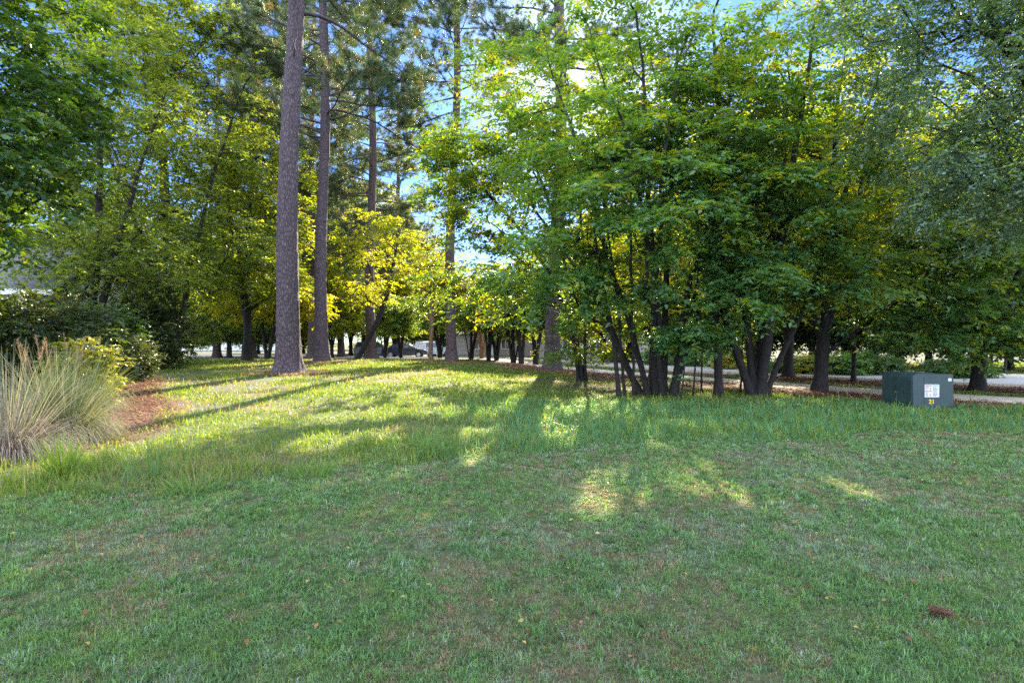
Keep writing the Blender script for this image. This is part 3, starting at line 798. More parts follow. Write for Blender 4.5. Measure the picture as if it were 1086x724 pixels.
broad_tree('leaning_young_tree', b, 'crooked young tree leaning right with pale yellow green leaves', None,
   [((0, 0, 0), (2.6, 0, 7.2), -.3)],
   [((1.0, 0, 7.2), (2.8, 2.2, 2.2)), ((.4, 0, 4.4), (2.6, 1.8, 1.2))],
   170, .16, 'yellow', 151, per=8, twigs=4, spread=.65, r0=.16, gap=.42, cell=1.2, mat='bark', wts=(.15, .45, .1, .3))
b = at(457, 31.5)
broad_tree('young_tree', b, 'thin twin stemmed young tree just left of the slim pine', None,
   [((0, 0, 0), (-.2, 0, 7.5), .1), ((.05, 0, 1.2), (.35, 0, 7.8), .1)],
   [((0, 0, 5.0), (1.9, 1.5, 1.1)), ((.9, -.3, 4.2), (1.4, 1.2, .8))],
   110, .16, 'olive', 161, per=8, twigs=5, spread=.6, r0=.12, gap=.4, mat='bark_light', wts=(.3, .2, .3, .2))

# ------------------------------------------------------------ trees behind, each a thing of its own
GB = 'trees behind the street'
def proto(name, stems, env, n, size, pal, seed, **k):
    return broad_tree(name, np.array([0., 0, 0]), 'x', GB, stems, env, n, size, pal, seed, **k)
pA = proto('oak_tree', [((0, 0, 0), (.4, 0, 12), .1), ((0, 0, 1), (-2.4, .3, 10), .1), ((0, 0, 1), (2.4, 0, 10), .1)],
           [((0, 0, 8.2), (4.6, 4.2, 5.6)), ((0, 0, 3.6), (4.4, 4.0, 1.8))], 760, .22, 'olive', 300, lm='leaf_gold', per=9, twigs=5, spread=.9, r0=.26, gap=.34, cell=1.6, flat=.4, inner=.3, step=.8)
pB = proto('maple_tree', [((0, 0, 0), (0, 0, 8), .1), ((0, 0, .6), (-1.6, 0, 7), .1), ((0, 0, .8), (1.6, .3, 7), .1)],
           [((0, 0, 6.0), (3.6, 3.4, 3.6)), ((0, 0, 3.0), (3.2, 3.0, 1.2))], 560, .22, 'yellow', 310, per=9, twigs=5, spread=.8, r0=.16, gap=.36, cell=1.4, inner=.3, step=.7, wts=(.15, .4, .08, .37))
pC = proto('evergreen_tree', [((0, 0, 0), (.2, 0, 11), .1), ((0, 0, .4), (-1.0, .3, 9), .1)],
           [((0, 0, 5.6), (3.4, 3.2, 5.4)), ((0, 0, 10), (1.9, 1.8, 2.4)), ((0, 0, 2.2), (3.2, 3.0, 1.2))], 1000, .20, 'deep', 320, per=9, twigs=5, spread=.7, r0=.2, gap=.26, cell=1.4, flat=.5, inner=.4, step=.7)
pD = proto('crape_myrtle', [((-.08, 0, 0), (-1.0, 0, 3.6), .2), ((.08, 0, 0), (1.0, .1, 3.6), .2), ((0, .06, 0), (.2, .5, 4.0), .2), ((0, -.06, 0), (-.3, -.5, 4.0), .2)],
           [((0, 0, 3.9), (1.9, 1.8, 1.7)), ((0, 0, 2.6), (1.7, 1.6, .6))], 230, .17, 'green', 330, per=9, twigs=5, spread=.55, r0=.10, gap=.36, inner=.3, flare=1.2, wts=(.3, .25, .3, .15))
CUT = True; CUTS = []
P4 = dict(A=pA, B=pB, C=pC, D=pD); used = set()
def far(kind, px, d, sc, rz, label, group=GB, sz=None):
    p = P4[kind]; b = at(px, d); s3 = (sc, sc, sz or sc)
    if kind in used:
        o = copy_tree(p, tuple(b), rz, s3, label)
    else:
        used.add(kind); o = p; o.location = tuple(b); o.rotation_euler = (0, 0, rz); o.scale = s3; o['label'] = label
    o['group'] = group
    if CUT and 600 < px < 960 and d < 60: CUTS.append(o)
    return o
def cut(o):
    """give this tree a crown of its own with the sun gaps left open"""
    cr = [c for c in o.children if c.name.startswith('crown')][0]; me = cr.data
    n = len(me.vertices); V = np.empty(n*3, np.float32); me.vertices.foreach_get('co', V); V = V.reshape(-1, 3)
    C = np.empty(n*4, np.float32); me.color_attributes['tint'].data.foreach_get('color', C); C = C.reshape(-1, 4)[:, :3]
    a = o.rotation_euler.z; q = V[::4]*np.array(o.scale)
    Wd_ = np.stack([q[:, 0]*math.cos(a)-q[:, 1]*math.sin(a), q[:, 0]*math.sin(a)+q[:, 1]*math.cos(a), q[:, 2]], -1)+np.array(o.location)
    ok = clear(Wd_); Vn = V.reshape(-1, 4, 3)[ok].reshape(-1, 3); Cn = C.reshape(-1, 4, 3)[ok].reshape(-1, 3)
    i = np.arange(ok.sum())[:, None]*4
    cr.data = mesh_np('crown', Vn, [np.concatenate([i+np.array([[0, 2, 1]]), i+np.array([[0, 3, 2]])])], me.materials[0], Cn)
GM = 'small multi stemmed trees lining the mulch beside the street'
far('D', 499, 37, .95, 0.2, 'first small tree to the right of the slim lone pine', GM)
far('D', 518, 34, .9, 1.3, 'thin dark stemmed small tree just right of the orange barked one', GM)
far('D', 527, 36, 1.0, 2.6, 'small vase shaped tree in front of the pale house wall', GM)
far('D', 545, 33.5, 1.0, 3.4, 'small tree with a narrow pair of stems left of the widest forked one', GM)
far('D', 553, 32, 1.05, 4.2, 'widest forking small tree in the row, its stems opening like a fan', GM)
far('D', 568, 32.5, 1.0, 5.3, 'last small tree of the row, next to the broad based pine', GM)
ot = broad_tree('crape_myrtle', at(511, 41), 'small tree with bare orange tan stems in front of the street', GM,
    [((-.06, 0, 0), (-.9, 0, 3.6), .2), ((.06, 0, 0), (.9, .1, 3.6), .2), ((0, .06, 0), (.1, .5, 3.8), .2)],
    [((0, 0, 3.8), (1.8, 1.6, 1.5))], 170, .17, 'olive', 341, per=9, twigs=5, spread=.55, r0=.13, gap=.36, mat='bark_light', flare=1.2, wts=(.3, .2, .3, .2))
far('D', 408, 46, .9, .8, 'small dark stemmed tree in front of the rear of the dark parked car', GM)
far('D', 425, 45, .9, 2.0, 'small dark stemmed tree in front of the middle of the dark parked car', GM)
far('D', 467, 43, 1.0, 2.9, 'small tree just left of the slim lone pine, beside the white car', GM)
# far left
far('A', 228, 62, 1.0, .3, 'distant tree with a slim trunk, leftmost of three beyond the mulch')
far('A', 243, 50, .85, 1.5, 'distant tree with the thickest dark trunk beyond the mulch on the left')
far('A', 259, 55, .9, 2.7, 'distant tree standing close right of the thickest dark trunk')
far('A', 150, 58, 1.25, 3.9, 'distant tall tree filling the gap behind the rounded brown topped shrub')
far('A', 60, 44, 1.2, 4.4, 'distant tall tree behind the house roof at the far left')
far('C', 204, 78, 1.0, .5, 'far dark green tree beside the pale strip of wall at the left')
far('C', 274, 82, 1.1, 1.5, 'far dark green tree beyond the golden leaved tree')
far('B', 305, 60, 1.1, 2.2, 'yellow green tree low behind the foot of the largest pine')
far('C', 322, 84, 1.1, 2.9, 'far dark green tree in the gap between the two nearest pine trunks')
far('B', 352, 56, 1.1, 3.1, 'pale yellow green tree right of the second pine trunk')
far('B', 372, 70, 1.5, .9, 'tall pale yellow green tree behind the leaning young tree')
far('B', 418, 66, 1.25, 4.0, 'bright yellow green tree above the dark parked car')
far('A', 440, 92, .75, 5.0, 'rounded grey green tree above the bonnet of the dark parked car')
far('C', 470, 96, .7, 5.6, 'far low green tree behind the slim lone pine')
far('A', 503, 88, .70, 2.1, 'far low green tree left of the pale house')
far('C', 566, 90, .9, .4, 'far green tree rising behind the pale house')
far('B', 386, 74, 2.3, 2.2, 'very tall golden tree beyond the straight pine')
far('B', 344, 80, 2.3, .4, 'very tall golden green tree seen between the two nearest pines and the crooked tree')
far('B', 422, 84, 2.0, 5.0, 'tall golden tree far beyond the dark parked car')
far('A', 452, 100, 1.5, 1.0, 'tall grey green tree far beyond the pale rounded car')
far('B', 520, 74, 1.25, 3.0, 'golden tree rising above the row of small stems, left of the pale house')
far('B', 545, 62, 1.0, 1.6, 'yellow green tree standing in front of the pale house')
# right, beyond the street
far('A', 610, 48, .9, .6, 'tree right of the broad based pine, beyond the street')
far('B', 640, 38, 1.0, 1.9, 'yellow green tree behind the three thin leaning stems')
far('A', 668, 54, 1.1, 3.0, 'tall tree behind the left part of the tree clump')
far('B', 705, 40, 1.1, .2, 'yellow green tree glowing behind the widest many stemmed tree')
far('C', 730, 46, 1.0, 2.2, 'dark green tree behind the slender single trunk')
far('A', 768, 42, 1.1, 5.2, 'tall tree in the gap right of the slender single trunk')
far('B', 800, 33, 1.1, 4.1, 'yellow green tree behind the thick flaring multi trunk tree')
far('C', 834, 36, 1.0, 1.1, 'dark green tree behind the street left of the V shaped trunk')
far('B', 862, 31, 1.2, 3.3, 'tall yellow green tree lit from behind above the V shaped trunk')
far('A', 898, 34, 1.1, 1.8, 'tall tree beyond the street right of the V shaped trunk')
far('C', 925, 30, .95, 2.9, 'dark green tree beyond the street above the left edge of the utility box')
far('B', 955, 34, 1.2, 5.0, 'yellow green tree beyond the street above the utility box')
far('C', 985, 28, .95, .7, 'dark green tree beyond the street right above the utility box')
far('A', 1012, 31, 1.1, 3.9, 'tall tree beyond the street left of the bundle of thin trunks')
far('B', 1070, 27, 1.05, 2.0, 'yellow green tree beyond the street at the right edge of the picture')
far('C', 1110, 25, .9, 4.4, 'dark green tree beyond the street at the very right edge')
broad_tree('crape_myrtle', at(1042, 23), 'bundle of tall thin parallel trunks near the right edge', GB,
    [((-.9+.3*k, .15*(k % 3), 0), (-1.5+.5*k, .2*(k % 3), 7.5), .1) for k in range(7)],
    [((0, 0, 6.8), (2.6, 2.0, 2.6))], 300, .14, 'yellow', 351, per=9, twigs=5, spread=.6, r0=.055, gap=.36, wts=(.1, .4, .1, .4), flare=1.1)

for o in CUTS: cut(o)
# a far-off wood that closes the horizon
def wood(seed, arc, n):
    r = np.random.default_rng(seed)
    u = r.random(n); P = resample(arc, 1.0); i = (u*(len(P)-1)).astype(int)
    top = 9+5*vnoise(P[i, 0], P[i, 1]*0, 9, 7)+3*vnoise(P[i, 0], P[i, 1]*0, 3, 8)
    q = r.random(n)**.75
    z = q*top; depth = r.normal(0, 2.5, n)
    C = np.stack([P[i, 0]+r.normal(0, 1.5, n), P[i, 1]+depth, z+gz(P[i, 0], P[i, 1])], -1)
    U = nrm(np.stack([r.normal(0, 1, n), r.normal(-1, 1, n), r.normal(.4, .6, n)], -1))
    return leaves(C, U, .42, 'olive', seed+1, per=6, twigs=4, spread=1.3, flat=.3, wts=(.3, .35, .25, .1))
V, Fs, C = wood(5, [(-150, 60), (-115, 95), (-70, 118), (-20, 128), (30, 120), (62, 96), (85, 62), (96, 20)], 16000)
tag(link('far_wood', mesh_np('far_wood', V, Fs, M['leaf'], C)), 'far-off wood closing the horizon behind the houses', 'wood', kind='stuff')

# ------------------------------------------------------------ shrubs
def shrub(name, base, label, env, n, size, pal, seed, group=None, **k):
    r = np.random.default_rng(seed+9)
    st = []
    for e in env:
        for _ in range(3):
            a = r.random()*6.28; c = e[0]; q = e[1]
            st.append(((c[0]*.8+.1*math.cos(a), c[1]*.8+.1*math.sin(a), 0), (c[0]+math.cos(a)*q[0]*.5, c[1]+math.sin(a)*q[1]*.5, c[2]+q[2]*.5), .2))
    return bush(name, base, label, group, st, env, n, size, pal, seed, **k)
def bush(name, base, label, group, st, env, n, size, pal, seed, per=9, twigs=5, spread=.3, wts=(.4, .3, .2, .1), flat=.3, r0=.03, zmin=.08, shell=.25, wfac=.55):
    r = np.random.default_rng(seed)
    root = thing(name, tuple(base), label, 'shrub', group)
    T = []
    k = r.integers(0, len(env), n*3); d = nrm(r.normal(0, 1, (n*3, 3)))*(r.random((n*3, 1))**shell)
    c = np.array([env[i][0] for i in k], float); ra = np.array([env[i][1] for i in k], float)
    p = c+d*ra*(1+.12*r.normal(0, 1, (n*3, 1))); T = p[p[:, 2] > zmin][:n]
    S = [stem_poly(b0, t, bow=bw, r=r, step=.2) for b0, t, bw in st]
    P, pr, D, rad, ends = skeleton(S, T[:min(220, len(T))], r0, r=r, step=.3, tip=.004, up=.2)
    link('stems', wood_mesh('stems', P, pr, D, rad, M['bark'], 1.1), root)
    U = nrm(T-np.mean(T, 0))
    V, Fs, C = leaves(T, U, size, pal, seed+2, per, twigs, spread, .2, flat, wts=wts, wfac=wfac)
    link('foliage', mesh_np('foliage', V, Fs, M['leaf'], C), root)
    return root
shrub('evergreen_shrub', np.array([-10.4, 12.2, .05]), 'large dark evergreen shrub behind the ornamental grasses', [((-.9, 0, 1.25), (1.9, 1.3, 1.15)), ((.6, .1, 1.1), (1.3, 1.1, 1.05))], 900, .085, 'dark', 401, spread=.26)
shrub('variegated_shrub', np.array([-8.25, 11.0, .05]), 'pale leaved shrub lit from behind between the dark shrub and the grasses', [((0, 0, .65), (.6, .5, .62))], 170, .075, 'olive', 411, spread=.2, wts=(.2, .2, .3, .3))
shrub('rounded_shrub', at(133, 16.5), 'rounded shrub with a brown twiggy top beside the bare mulch', [((0, 0, .62), (.82, .75, .72))], 420, .06, 'dark', 421, spread=.18, wts=(.4, .2, .2, .2))
shrub('evergreen_shrub', at(170, 23), 'tall dark shrub left of the dark oak trunk', [((0, 0, 1.6), (1.5, 1.2, 1.5)), ((-1.5, .4, 1.4), (1.3, 1.1, 1.3))], 520, .11, 'dark', 431, spread=.34)
shrub('evergreen_shrub', at(112, 20), 'dark leafy shrub between the rounded shrub and the grasses', [((0, 0, 1.2), (1.3, 1.1, 1.2))], 360, .10, 'deep', 441, spread=.3)
shrub('leafy_shrub', at(1, 17), 'green shrub at the left edge below the house roof', [((0, 0, 1.2), (1.6, 1.2, 1.2))], 320, .10, 'deep', 451, spread=.3)
GS = 'low shrubs beyond the street'
for k, (px, d, w, h, pal, lab) in enumerate([
    (742, 31, 1.5, 1.1, 'green', 'low shrub beyond the street left of the slender single trunk'),
    (775, 28, 1.0, 1.0, 'yellow', 'small pale yellow shrub right of the slender single trunk'),
    (838, 24.5, 1.2, .8, 'green', 'low shrub seen through the fork of the V shaped tree, left side'),
    (858, 24, 1.0, .8, 'yellow', 'yellow flecked shrub beyond the street left of the V shaped trunk'),
    (893, 23.5, 1.6, 1.0, 'green', 'low wide shrub beyond the street right of the V shaped trunk'),
    (922, 23.5, 1.5, 1.1, 'deep', 'dark low shrub beyond the street left of the utility box'),
    (1015, 21.5, 1.4, .9, 'deep', 'low shrub across the street left of the dogwood trunk'),
    (705, 33, 1.6, 1.2, 'green', 'shrub beyond the street behind the widest tree'),
    (655, 38, 1.5, 1.2, 'yellow', 'pale shrub beyond the street behind the three thin stems'),]):
    shrub('low_shrub', at(px, d), lab, [((0, 0, h*.36), (w*.8, w*.7, h*.45))], 150, .12, pal, 500+7*k, GS, spread=.32, per=7)
GSA = 'thin saplings standing in the mulch bed'
for k, (px, d, h, ln, lab) in enumerate([(735, 13.9, 2.6, .25, 'thin leaning sapling just right of the widest many stemmed tree'),
                                  (744, 15.0, 2.4, -.1, 'thin upright sapling left of the slender single trunk'),
                                  (785, 14.8, 1.6, .05, 'short leafy sapling between the slender trunk and the thick tree')]):
    broad_tree('sapling', at(px, d), lab, GSA, [((0, 0, 0), (ln, 0, h), .1)], [((ln, 0, h), (.7, .6, .5)), ((ln, 0, h*.7), (.5, .5, .4))], 36, .11, 'green', 600+k*5, per=7, twigs=3, spread=.35, r0=.022, gap=.1)
# lower sprays reaching out of the clump towards the lawn
broad_tree('sapling', at(722, 13.0), 'young sapling with bright sprays in front of the thick dark stems', GSA, [((0, 0, 0), (.1, -.2, 1.5), .1)],
           [((.15, -.2, 1.45), (.9, .5, .28))], 34, .12, 'green', 640, per=9, twigs=4, spread=.42, r0=.018, gap=.0)

# ------------------------------------------------------------ ornamental grasses
def arching(n, rad, L, up, seed, cols, w=.006, base=.18, segs=6, gravity=1.0):
    r = np.random.default_rng(seed)
    a = r.random(n)*2*np.pi; q = np.sqrt(r.random(n))*base
    B = np.stack([np.cos(a)*q, np.sin(a)*q, 0*a], -1)
    a2 = a+r.normal(0, .5, n); tilt = np.clip(r.normal(up, .28, n), .04, 1.5)
    d = np.stack([np.cos(a2)*np.sin(tilt), np.sin(a2)*np.sin(tilt), np.cos(tilt)], -1)
    ln = L*(.55+.55*r.random(n)); st = (ln/segs)[:, None]
    g = gravity*(.5+.9*r.random(n))[:, None]
    pts = [B]; p = B
    for k in range(segs):
        d = nrm(d+np.array([0, 0, -1.0])*g*.10*(k+1)*(1.15-d[:, 2:3])*1.0)
        p = p+d*st
        p = np.where(p[:, 2:3] < .02, p*np.array([1, 1, 0])+np.array([0, 0, .02]), p); pts.append(p)
    s = r.random(n)*2*np.pi; sv = np.stack([np.cos(s), np.sin(s), 0*s], -1)*w/2
    rows = []
    for k, p in enumerate(pts):
        f = (1-(k/segs)**1.5*.85); rows += [p-sv*f, p+sv*f]
    V = np.stack(rows, 1); m = V.shape[1]; V = V.reshape(-1, 3)
    q4 = np.array([[2*k, 2*k+1, 2*k+3, 2*k+2] for k in range(segs)])
    Fq = (np.arange(n)[:, None, None]*m+q4[None]).reshape(-1, 4)
    c = np.array(cols)[r.integers(0, len(cols), n)]*(.7+.6*r.random((n, 1)))
    return V, [Fq], np.repeat(c, m, axis=0)
def litter(px, py, rad, n, seed):
    r = np.random.default_rng(seed); c = gb(px, py); a = r.random(n)*6.28; q = r.random(n)**.6*rad
    x = c[0]+np.cos(a)*q; y = c[1]+np.sin(a)*q-.2; b = r.random(n)*6.28; L = .10+.10*r.random(n)
    d = np.stack([np.cos(b), np.sin(b), (r.random(n)-.3)*.4], -1); s_ = np.stack([-np.sin(b), np.cos(b), 0*b], -1)*.011
    B = np.stack([x, y, gz(x, y)+.02+.05*r.random(n)], -1)
    V = np.stack([B-s_, B+s_, B+d*L[:, None]+s_*.5, B+d*L[:, None]-s_*.5], 1).reshape(-1, 3)
    c = np.where((r.random(n) < .4)[:, None], np.array([.33, .20, .13]), np.array([.16, .08, .05]))*(.5+r.random(n))[:, None]
    return V, [np.arange(n)[:, None]*4+np.array([[0, 1, 2, 3]])], np.repeat(c, 4, axis=0)
V, Fs, C = join([litter(306, 396, 1.5, 2600, 1), litter(342, 384, 1.8, 3000, 2), litter(355, 385, 2.2, 1600, 3), litter(479, 385, 2.0, 2400, 4), litter(583, 393, 2.2, 3000, 5)])
tag(link('needle_litter', mesh_np('needle_litter', V, Fs, M['straw'], C)), 'brown needle litter round the feet of the pines', 'needle litter', kind='stuff')
def grass_clump(base, label, spec, seed, group='ornamental grass clumps on the left bed', plumes=0):
    root = thing('ornamental_grass', tuple(base), label, 'grass clump', group)
    V, Fs, C = join([arching(seed=seed+i, **s) for i, s in enumerate(spec)])
    link('leaves', mesh_np('leaves', V, Fs, M['straw'], C), root)
    r = np.random.default_rng(seed+50)
    for k in range(plumes):
        a = r.random()*6.28; q = .25*r.random(); t = .05+.25*r.random(); h = 1.15+.35*r.random()
        b0 = np.array([math.cos(a)*q, math.sin(a)*q, 0]); top = b0+np.array([math.cos(a)*math.sin(t), math.sin(a)*math.sin(t), math.cos(t)])*h
        n = 90; f = r.random(n)
        pp = top-(top-b0)/h*.28*f[:, None]; dd = nrm(r.normal(0, 1, (n, 3))+(top-b0)*2.2)
        s = nrm(np.cross(dd, r.normal(0, 1, (n, 3))))*.003
        V = np.stack([pp-s, pp+s, pp+dd*.05], 1).reshape(-1, 3)
        c0 = np.array([.24, .17, .12])
        st = tubes(np.array([b0]), np.array([top]), np.array([.004]), np.array([.002]), nrm(np.array([top-b0])), nrm(np.array([top-b0])), 4)
        V2, F2, C2 = join([(V, [np.arange(n)[:, None]*3+np.array([[0, 1, 2]])], np.tile(c0, (3*n, 1))), (st[0], [st[1]], np.tile([.25, .2, .08], (8, 1)))])
        link('plume', mesh_np('plume', V2, F2, M['straw'], C2), root)
STRAW = [(.22, .19, .18), (.18, .155, .155), (.31, .28, .24), (.14, .115, .115)]
GRN = [(.16, .21, .05), (.12, .17, .06), (.22, .24, .07)]
GREY = [(.17, .21, .13), (.24, .26, .17), (.30, .28, .20), (.14, .18, .09)]
grass_clump(gb(66, 470), 'tallest ornamental grass clump with green upright blades and tan plumes',
    [dict(n=380, rad=1, L=1.25, up=.25, cols=GRN+GREY, w=.009, gravity=1.0), dict(n=2600, rad=1, L=.95, up=.50, cols=GRN+GRN+GREY, w=.006, gravity=1.5), dict(n=4200, rad=1, L=.85, up=.95, cols=STRAW+GREY, w=.007, gravity=1.9)], 700, plumes=9)
grass_clump(gb(6, 486), 'pale drooping grass clump at the left edge of the picture',
    [dict(n=3800, rad=1, L=.95, up=1.0, cols=STRAW, w=.007, gravity=2.1), dict(n=300, rad=1, L=1.3, up=.35, cols=GREY+STRAW, w=.009)], 720, plumes=2)
grass_clump(gb(93, 437), 'grey green grass clump behind the tallest one, nearest the bare mulch',
    [dict(n=2200, rad=1, L=.85, up=.9, cols=GREY+STRAW, w=.008, gravity=1.8), dict(n=900, rad=1, L=1.2, up=.4, cols=GRN, w=.009, gravity=1.3)], 740, plumes=6)
grass_clump(gb(66, 506), 'small bright green grass tuft at the edge of the straw bed',
    [dict(n=150, rad=1, L=.46, up=.35, cols=[(.12, .22, .03), (.17, .26, .03)], w=.012, base=.10, gravity=.8)], 760, 'weed tufts at the lawn edge')
for k, (px, py, L, n, lab) in enumerate([(162, 505, .42, 120, 'tall green weed tuft where the lawn meets the long grass, left of the pines'),
        (205, 520, .25, 160, 'wide low green tuft just in front of the long grass'), (120, 520, .3, 60, 'sparse green tuft between the straw bed and the lawn'),
        (455, 478, .26, 260, 'wide bluish green tuft in the middle of the long grass edge'), (330, 505, .22, 200, 'low green tuft at the long grass edge below the largest pine'),
        (730, 462, .3, 200, 'lush green tuft at the near edge of the long grass, below the tree clump')]):
    grass_clump(gb(px, py), lab, [dict(n=n, rad=1, L=L, up=.6, cols=[(.085, .17, .05), (.12, .2, .04)], w=.009, base=.22, gravity=1.0)], 770+k*3, 'weed tufts at the lawn edge')

# ------------------------------------------------------------ utility box
def bm_obj(name, bm, mat, parent=None, smooth=False):
    me = bpy.data.meshes.new(name); bmesh.ops.recalc_face_normals(bm, faces=bm.faces); bm.to_mesh(me); bm.free(); me.materials.append(mat)
    if smooth:
        for p in me.polygons: p.use_smooth = True
    return link(name, me, parent)
def box_bm(c, s, bevel=0):
    bm = bmesh.new(); bmesh.ops.create_cube(bm, size=1, matrix=Matrix.Translation(c) @ Matrix.Diagonal((*s, 1)))
    if bevel: bmesh.ops.bevel(bm, geom=bm.edges[:], offset=bevel, segments=2, affect='EDGES')
    return bm
def prism_bm(prof, y0, y1, bevel=0):
    bm = bmesh.new()
    a = [bm.verts.new((p[0], y0, p[1])) for p in prof]; b = [bm.verts.new((p[0], y1, p[1])) for p in prof]
    bm.faces.new(a); bm.faces.new(b[::-1])
    for i in range(len(prof)):
        j = (i+1) % len(prof); bm.faces.new((a[i], b[i], b[j], a[j]))
    if bevel:
        ed = [e for e in bm.edges if abs(e.verts[0].co.y-e.verts[1].co.y) < 1e-5]
        bmesh.ops.bevel(bm, geom=ed, offset=bevel, segments=2, affect='EDGES')
    return bm
M['boxgreen'] = flat_mat('utility box green paint', (.022, .046, .048), .42, var=.2, scale=5)
M['boxdark'] = flat_mat('box dark fittings and sill shade', (.012, .02, .018), .6)
M['white'] = flat_mat('sticker white', (.62, .63, .66), .5, var=.03)
M['red'] = flat_mat('sticker red', (.45, .05, .04), .5)
M['bluep'] = flat_mat('sticker blue', (.18, .38, .62), .5)
M['ink'] = flat_mat('sticker ink', (.05, .05, .06), .6)
M['yellow'] = flat_mat('yellow numerals', (.75, .42, .02), .5)
M['rim_'] = flat_mat('dull brass lock', (.25, .2, .1), .4, metal=.7)
M['pad'] = flat_mat('pad concrete with painted shade', (.05, .045, .04), .9, var=.3)  # concrete darkened to stand for the shadow at the box's foot
tb = thing('utility_box', (7.95, 11.3, 0), 'dark green metal utility box with a white warning sticker and yellow number', 'utility box')
bm_obj('pad', box_bm((.41, .46, .02), (.86, .97, .05), .008), M['pad'], tb)
Hh, Wd, Dp = .70, .83, .93
prof = [(.012, .06), (Wd-.008, .06), (Wd-.008, Hh-.015), (Wd-.02, Hh)]
R_ = .10
prof += [(R_+.0+R_*0-math.sin(t)*R_+.012, Hh-R_+math.cos(t)*R_) for t in np.linspace(0, math.pi/2, 8)]
bm_obj('cabinet', prism_bm(prof, .0, Dp, .006), M['boxgreen'], tb)
# hood: door that wraps the left side and rolls over the top
hood = [(-.003, .12)]+[(R_+.009-math.sin(t)*(R_+.012), Hh-R_+math.cos(t)*(R_+.012)) for t in np.linspace(math.pi/2, 0, 8)]+[(.46, Hh+.012), (.46, Hh+.002), (.12, Hh+.002), (.009, Hh-.1), (.009, .12)]
dh = bm_obj('door', prism_bm(hood, .012, Dp-.012, .002), M['boxgreen'], tb)
bm_obj('handle', box_bm((-.018, .47, .40), (.03, .06, .12), .006), M['boxdark'], dh)
bm_obj('hinge', box_bm((.465, Dp/2, Hh+.008), (.02, Dp-.1, .012), .003), M['boxdark'], tb)
for yy in (-.012,):
    bm_obj('base_sill', box_bm((Wd/2, Dp/2, .052), (Wd+.02, Dp+.02, .02), .003), M['boxdark'], tb)  # sill's dark colour stands in for shade below the cabinet
def panel(name, x0, x1, z0, z1, y, mat, parent, t=.0015):
    return bm_obj(name, box_bm(((x0+x1)/2, y, (z0+z1)/2), (x1-x0, t, z1-z0)), mat, parent)
PXB = 11.3/F
sx0, sx1 = (980.6-543)*PXB-7.95, (996-543)*PXB-7.95
sz1, sz0 = EYE+(362-407.5)*PXB, EYE+(362-421)*PXB
stk = panel('warning_sticker', sx0, sx1, sz0, sz1, -.0015, M['white'], tb)
mid = (sx0+sx1)/2
panel('red_header', sx0+.012, mid-.01, sz1-.036, sz1-.010, -.0035, M['red'], stk)
panel('red_header', sx0+.012, mid-.01, (sz0+sz1)/2-.022, (sz0+sz1)/2+.004, -.0035, M['red'], stk)
panel('blue_header', mid+.012, sx1-.008, sz1-.034, sz1-.010, -.0035, M['bluep'], stk)
def lines(name, x0, x1, z0, z1, n, seed):
    r = random.Random(seed); bm = bmesh.new()
    for k in range(n):
        z = z1-(z1-z0)*(k+.5)/n; w = (x1-x0)*(.55+.45*r.random())
        bmesh.ops.create_cube(bm, size=1, matrix=Matrix.Translation((x0+w/2, -.0032, z)) @ Matrix.Diagonal((w, .001, (z1-z0)/n*.4, 1)))
    return bm_obj(name, bm, M['ink'], stk)
lines('small_print', mid+.015, sx1-.012, sz0+.015, sz1-.05, 9, 1)
lines('small_print', sx0+.014, mid-.06, (sz0+sz1)/2+.015, sz1-.045, 4, 2)
lines('small_print', sx0+.014, mid-.06, sz0+.012, (sz0+sz1)/2-.03, 4, 3)
def picto(x, z, s):
    bm = bmesh.new()                                  # small shock figure
    for a, b, w in (((0, .9), (0, 1.0), .22), ((0, .45), (.05, .8), .16), ((.02, .7), (.4, .55), .09), ((.0, .7), (-.3, .9), .09), ((0, .45), (.28, .02), .11), ((0, .45), (-.2, .0), .11)):
        p, q = Vector((x+a[0]*s, -.0034, z+a[1]*s)), Vector((x+b[0]*s, -.0034, z+b[1]*s)); d = (q-p).normalized(); nn = Vector((-d.z, 0, d.x))*w*s/2
        vv = [bm.verts.new(v) for v in (p-nn, q-nn, q+nn, p+nn)]; bm.faces.new(vv)
    return bm_obj('pictogram', bm, M['ink'], stk)
picto(mid-.035, (sz0+sz1)/2+.016, .055); picto(mid-.035, sz0+.012, .055)
def text(name, body, size, loc, mat, parent, off=.0):
    c = bpy.data.curves.new(name, 'FONT'); c.body = body; c.size = size; c.extrude = .0008; c.offset = off; c.align_x = 'CENTER'; c.align_y = 'CENTER'
    c.materials.append(mat); o = bpy.data.objects.new(name, c); COL.objects.link(o); me = bpy.data.meshes.new_from_object(o); me.name = name; bpy.data.objects.remove(o)
    o = link(name, me, parent); o.location = loc; o.rotation_euler = (R(90), 0, 0); return o
text('header_text', 'WARNING', .022, ((sx0+mid)/2, -.0052, sz1-.023), M['white'], stk)
text('header_text', 'DANGER', .022, ((sx0+mid)/2, -.0052, (sz0+sz1)/2-.009), M['white'], stk)
text('number', '21', .115, ((988-543)*PXB-7.95, -.0022, EYE+(362-425.9)*PXB), M['yellow'], tb, .004)
bm_obj('door_seam', box_bm((.235, -.0012, .36), (.006, .003, .60), 0), M['boxdark'], tb)
bm_obj('padlock', box_bm((-.022, .47, .31), (.03, .045, .05), .006), M['rim_'], tb)
panel('small_plate', (1005.6-543)*PXB-7.95, (1009-543)*PXB-7.95, EYE+(362-404)*PXB, EYE+(362-401)*PXB, -.0015, M['white'], tb)

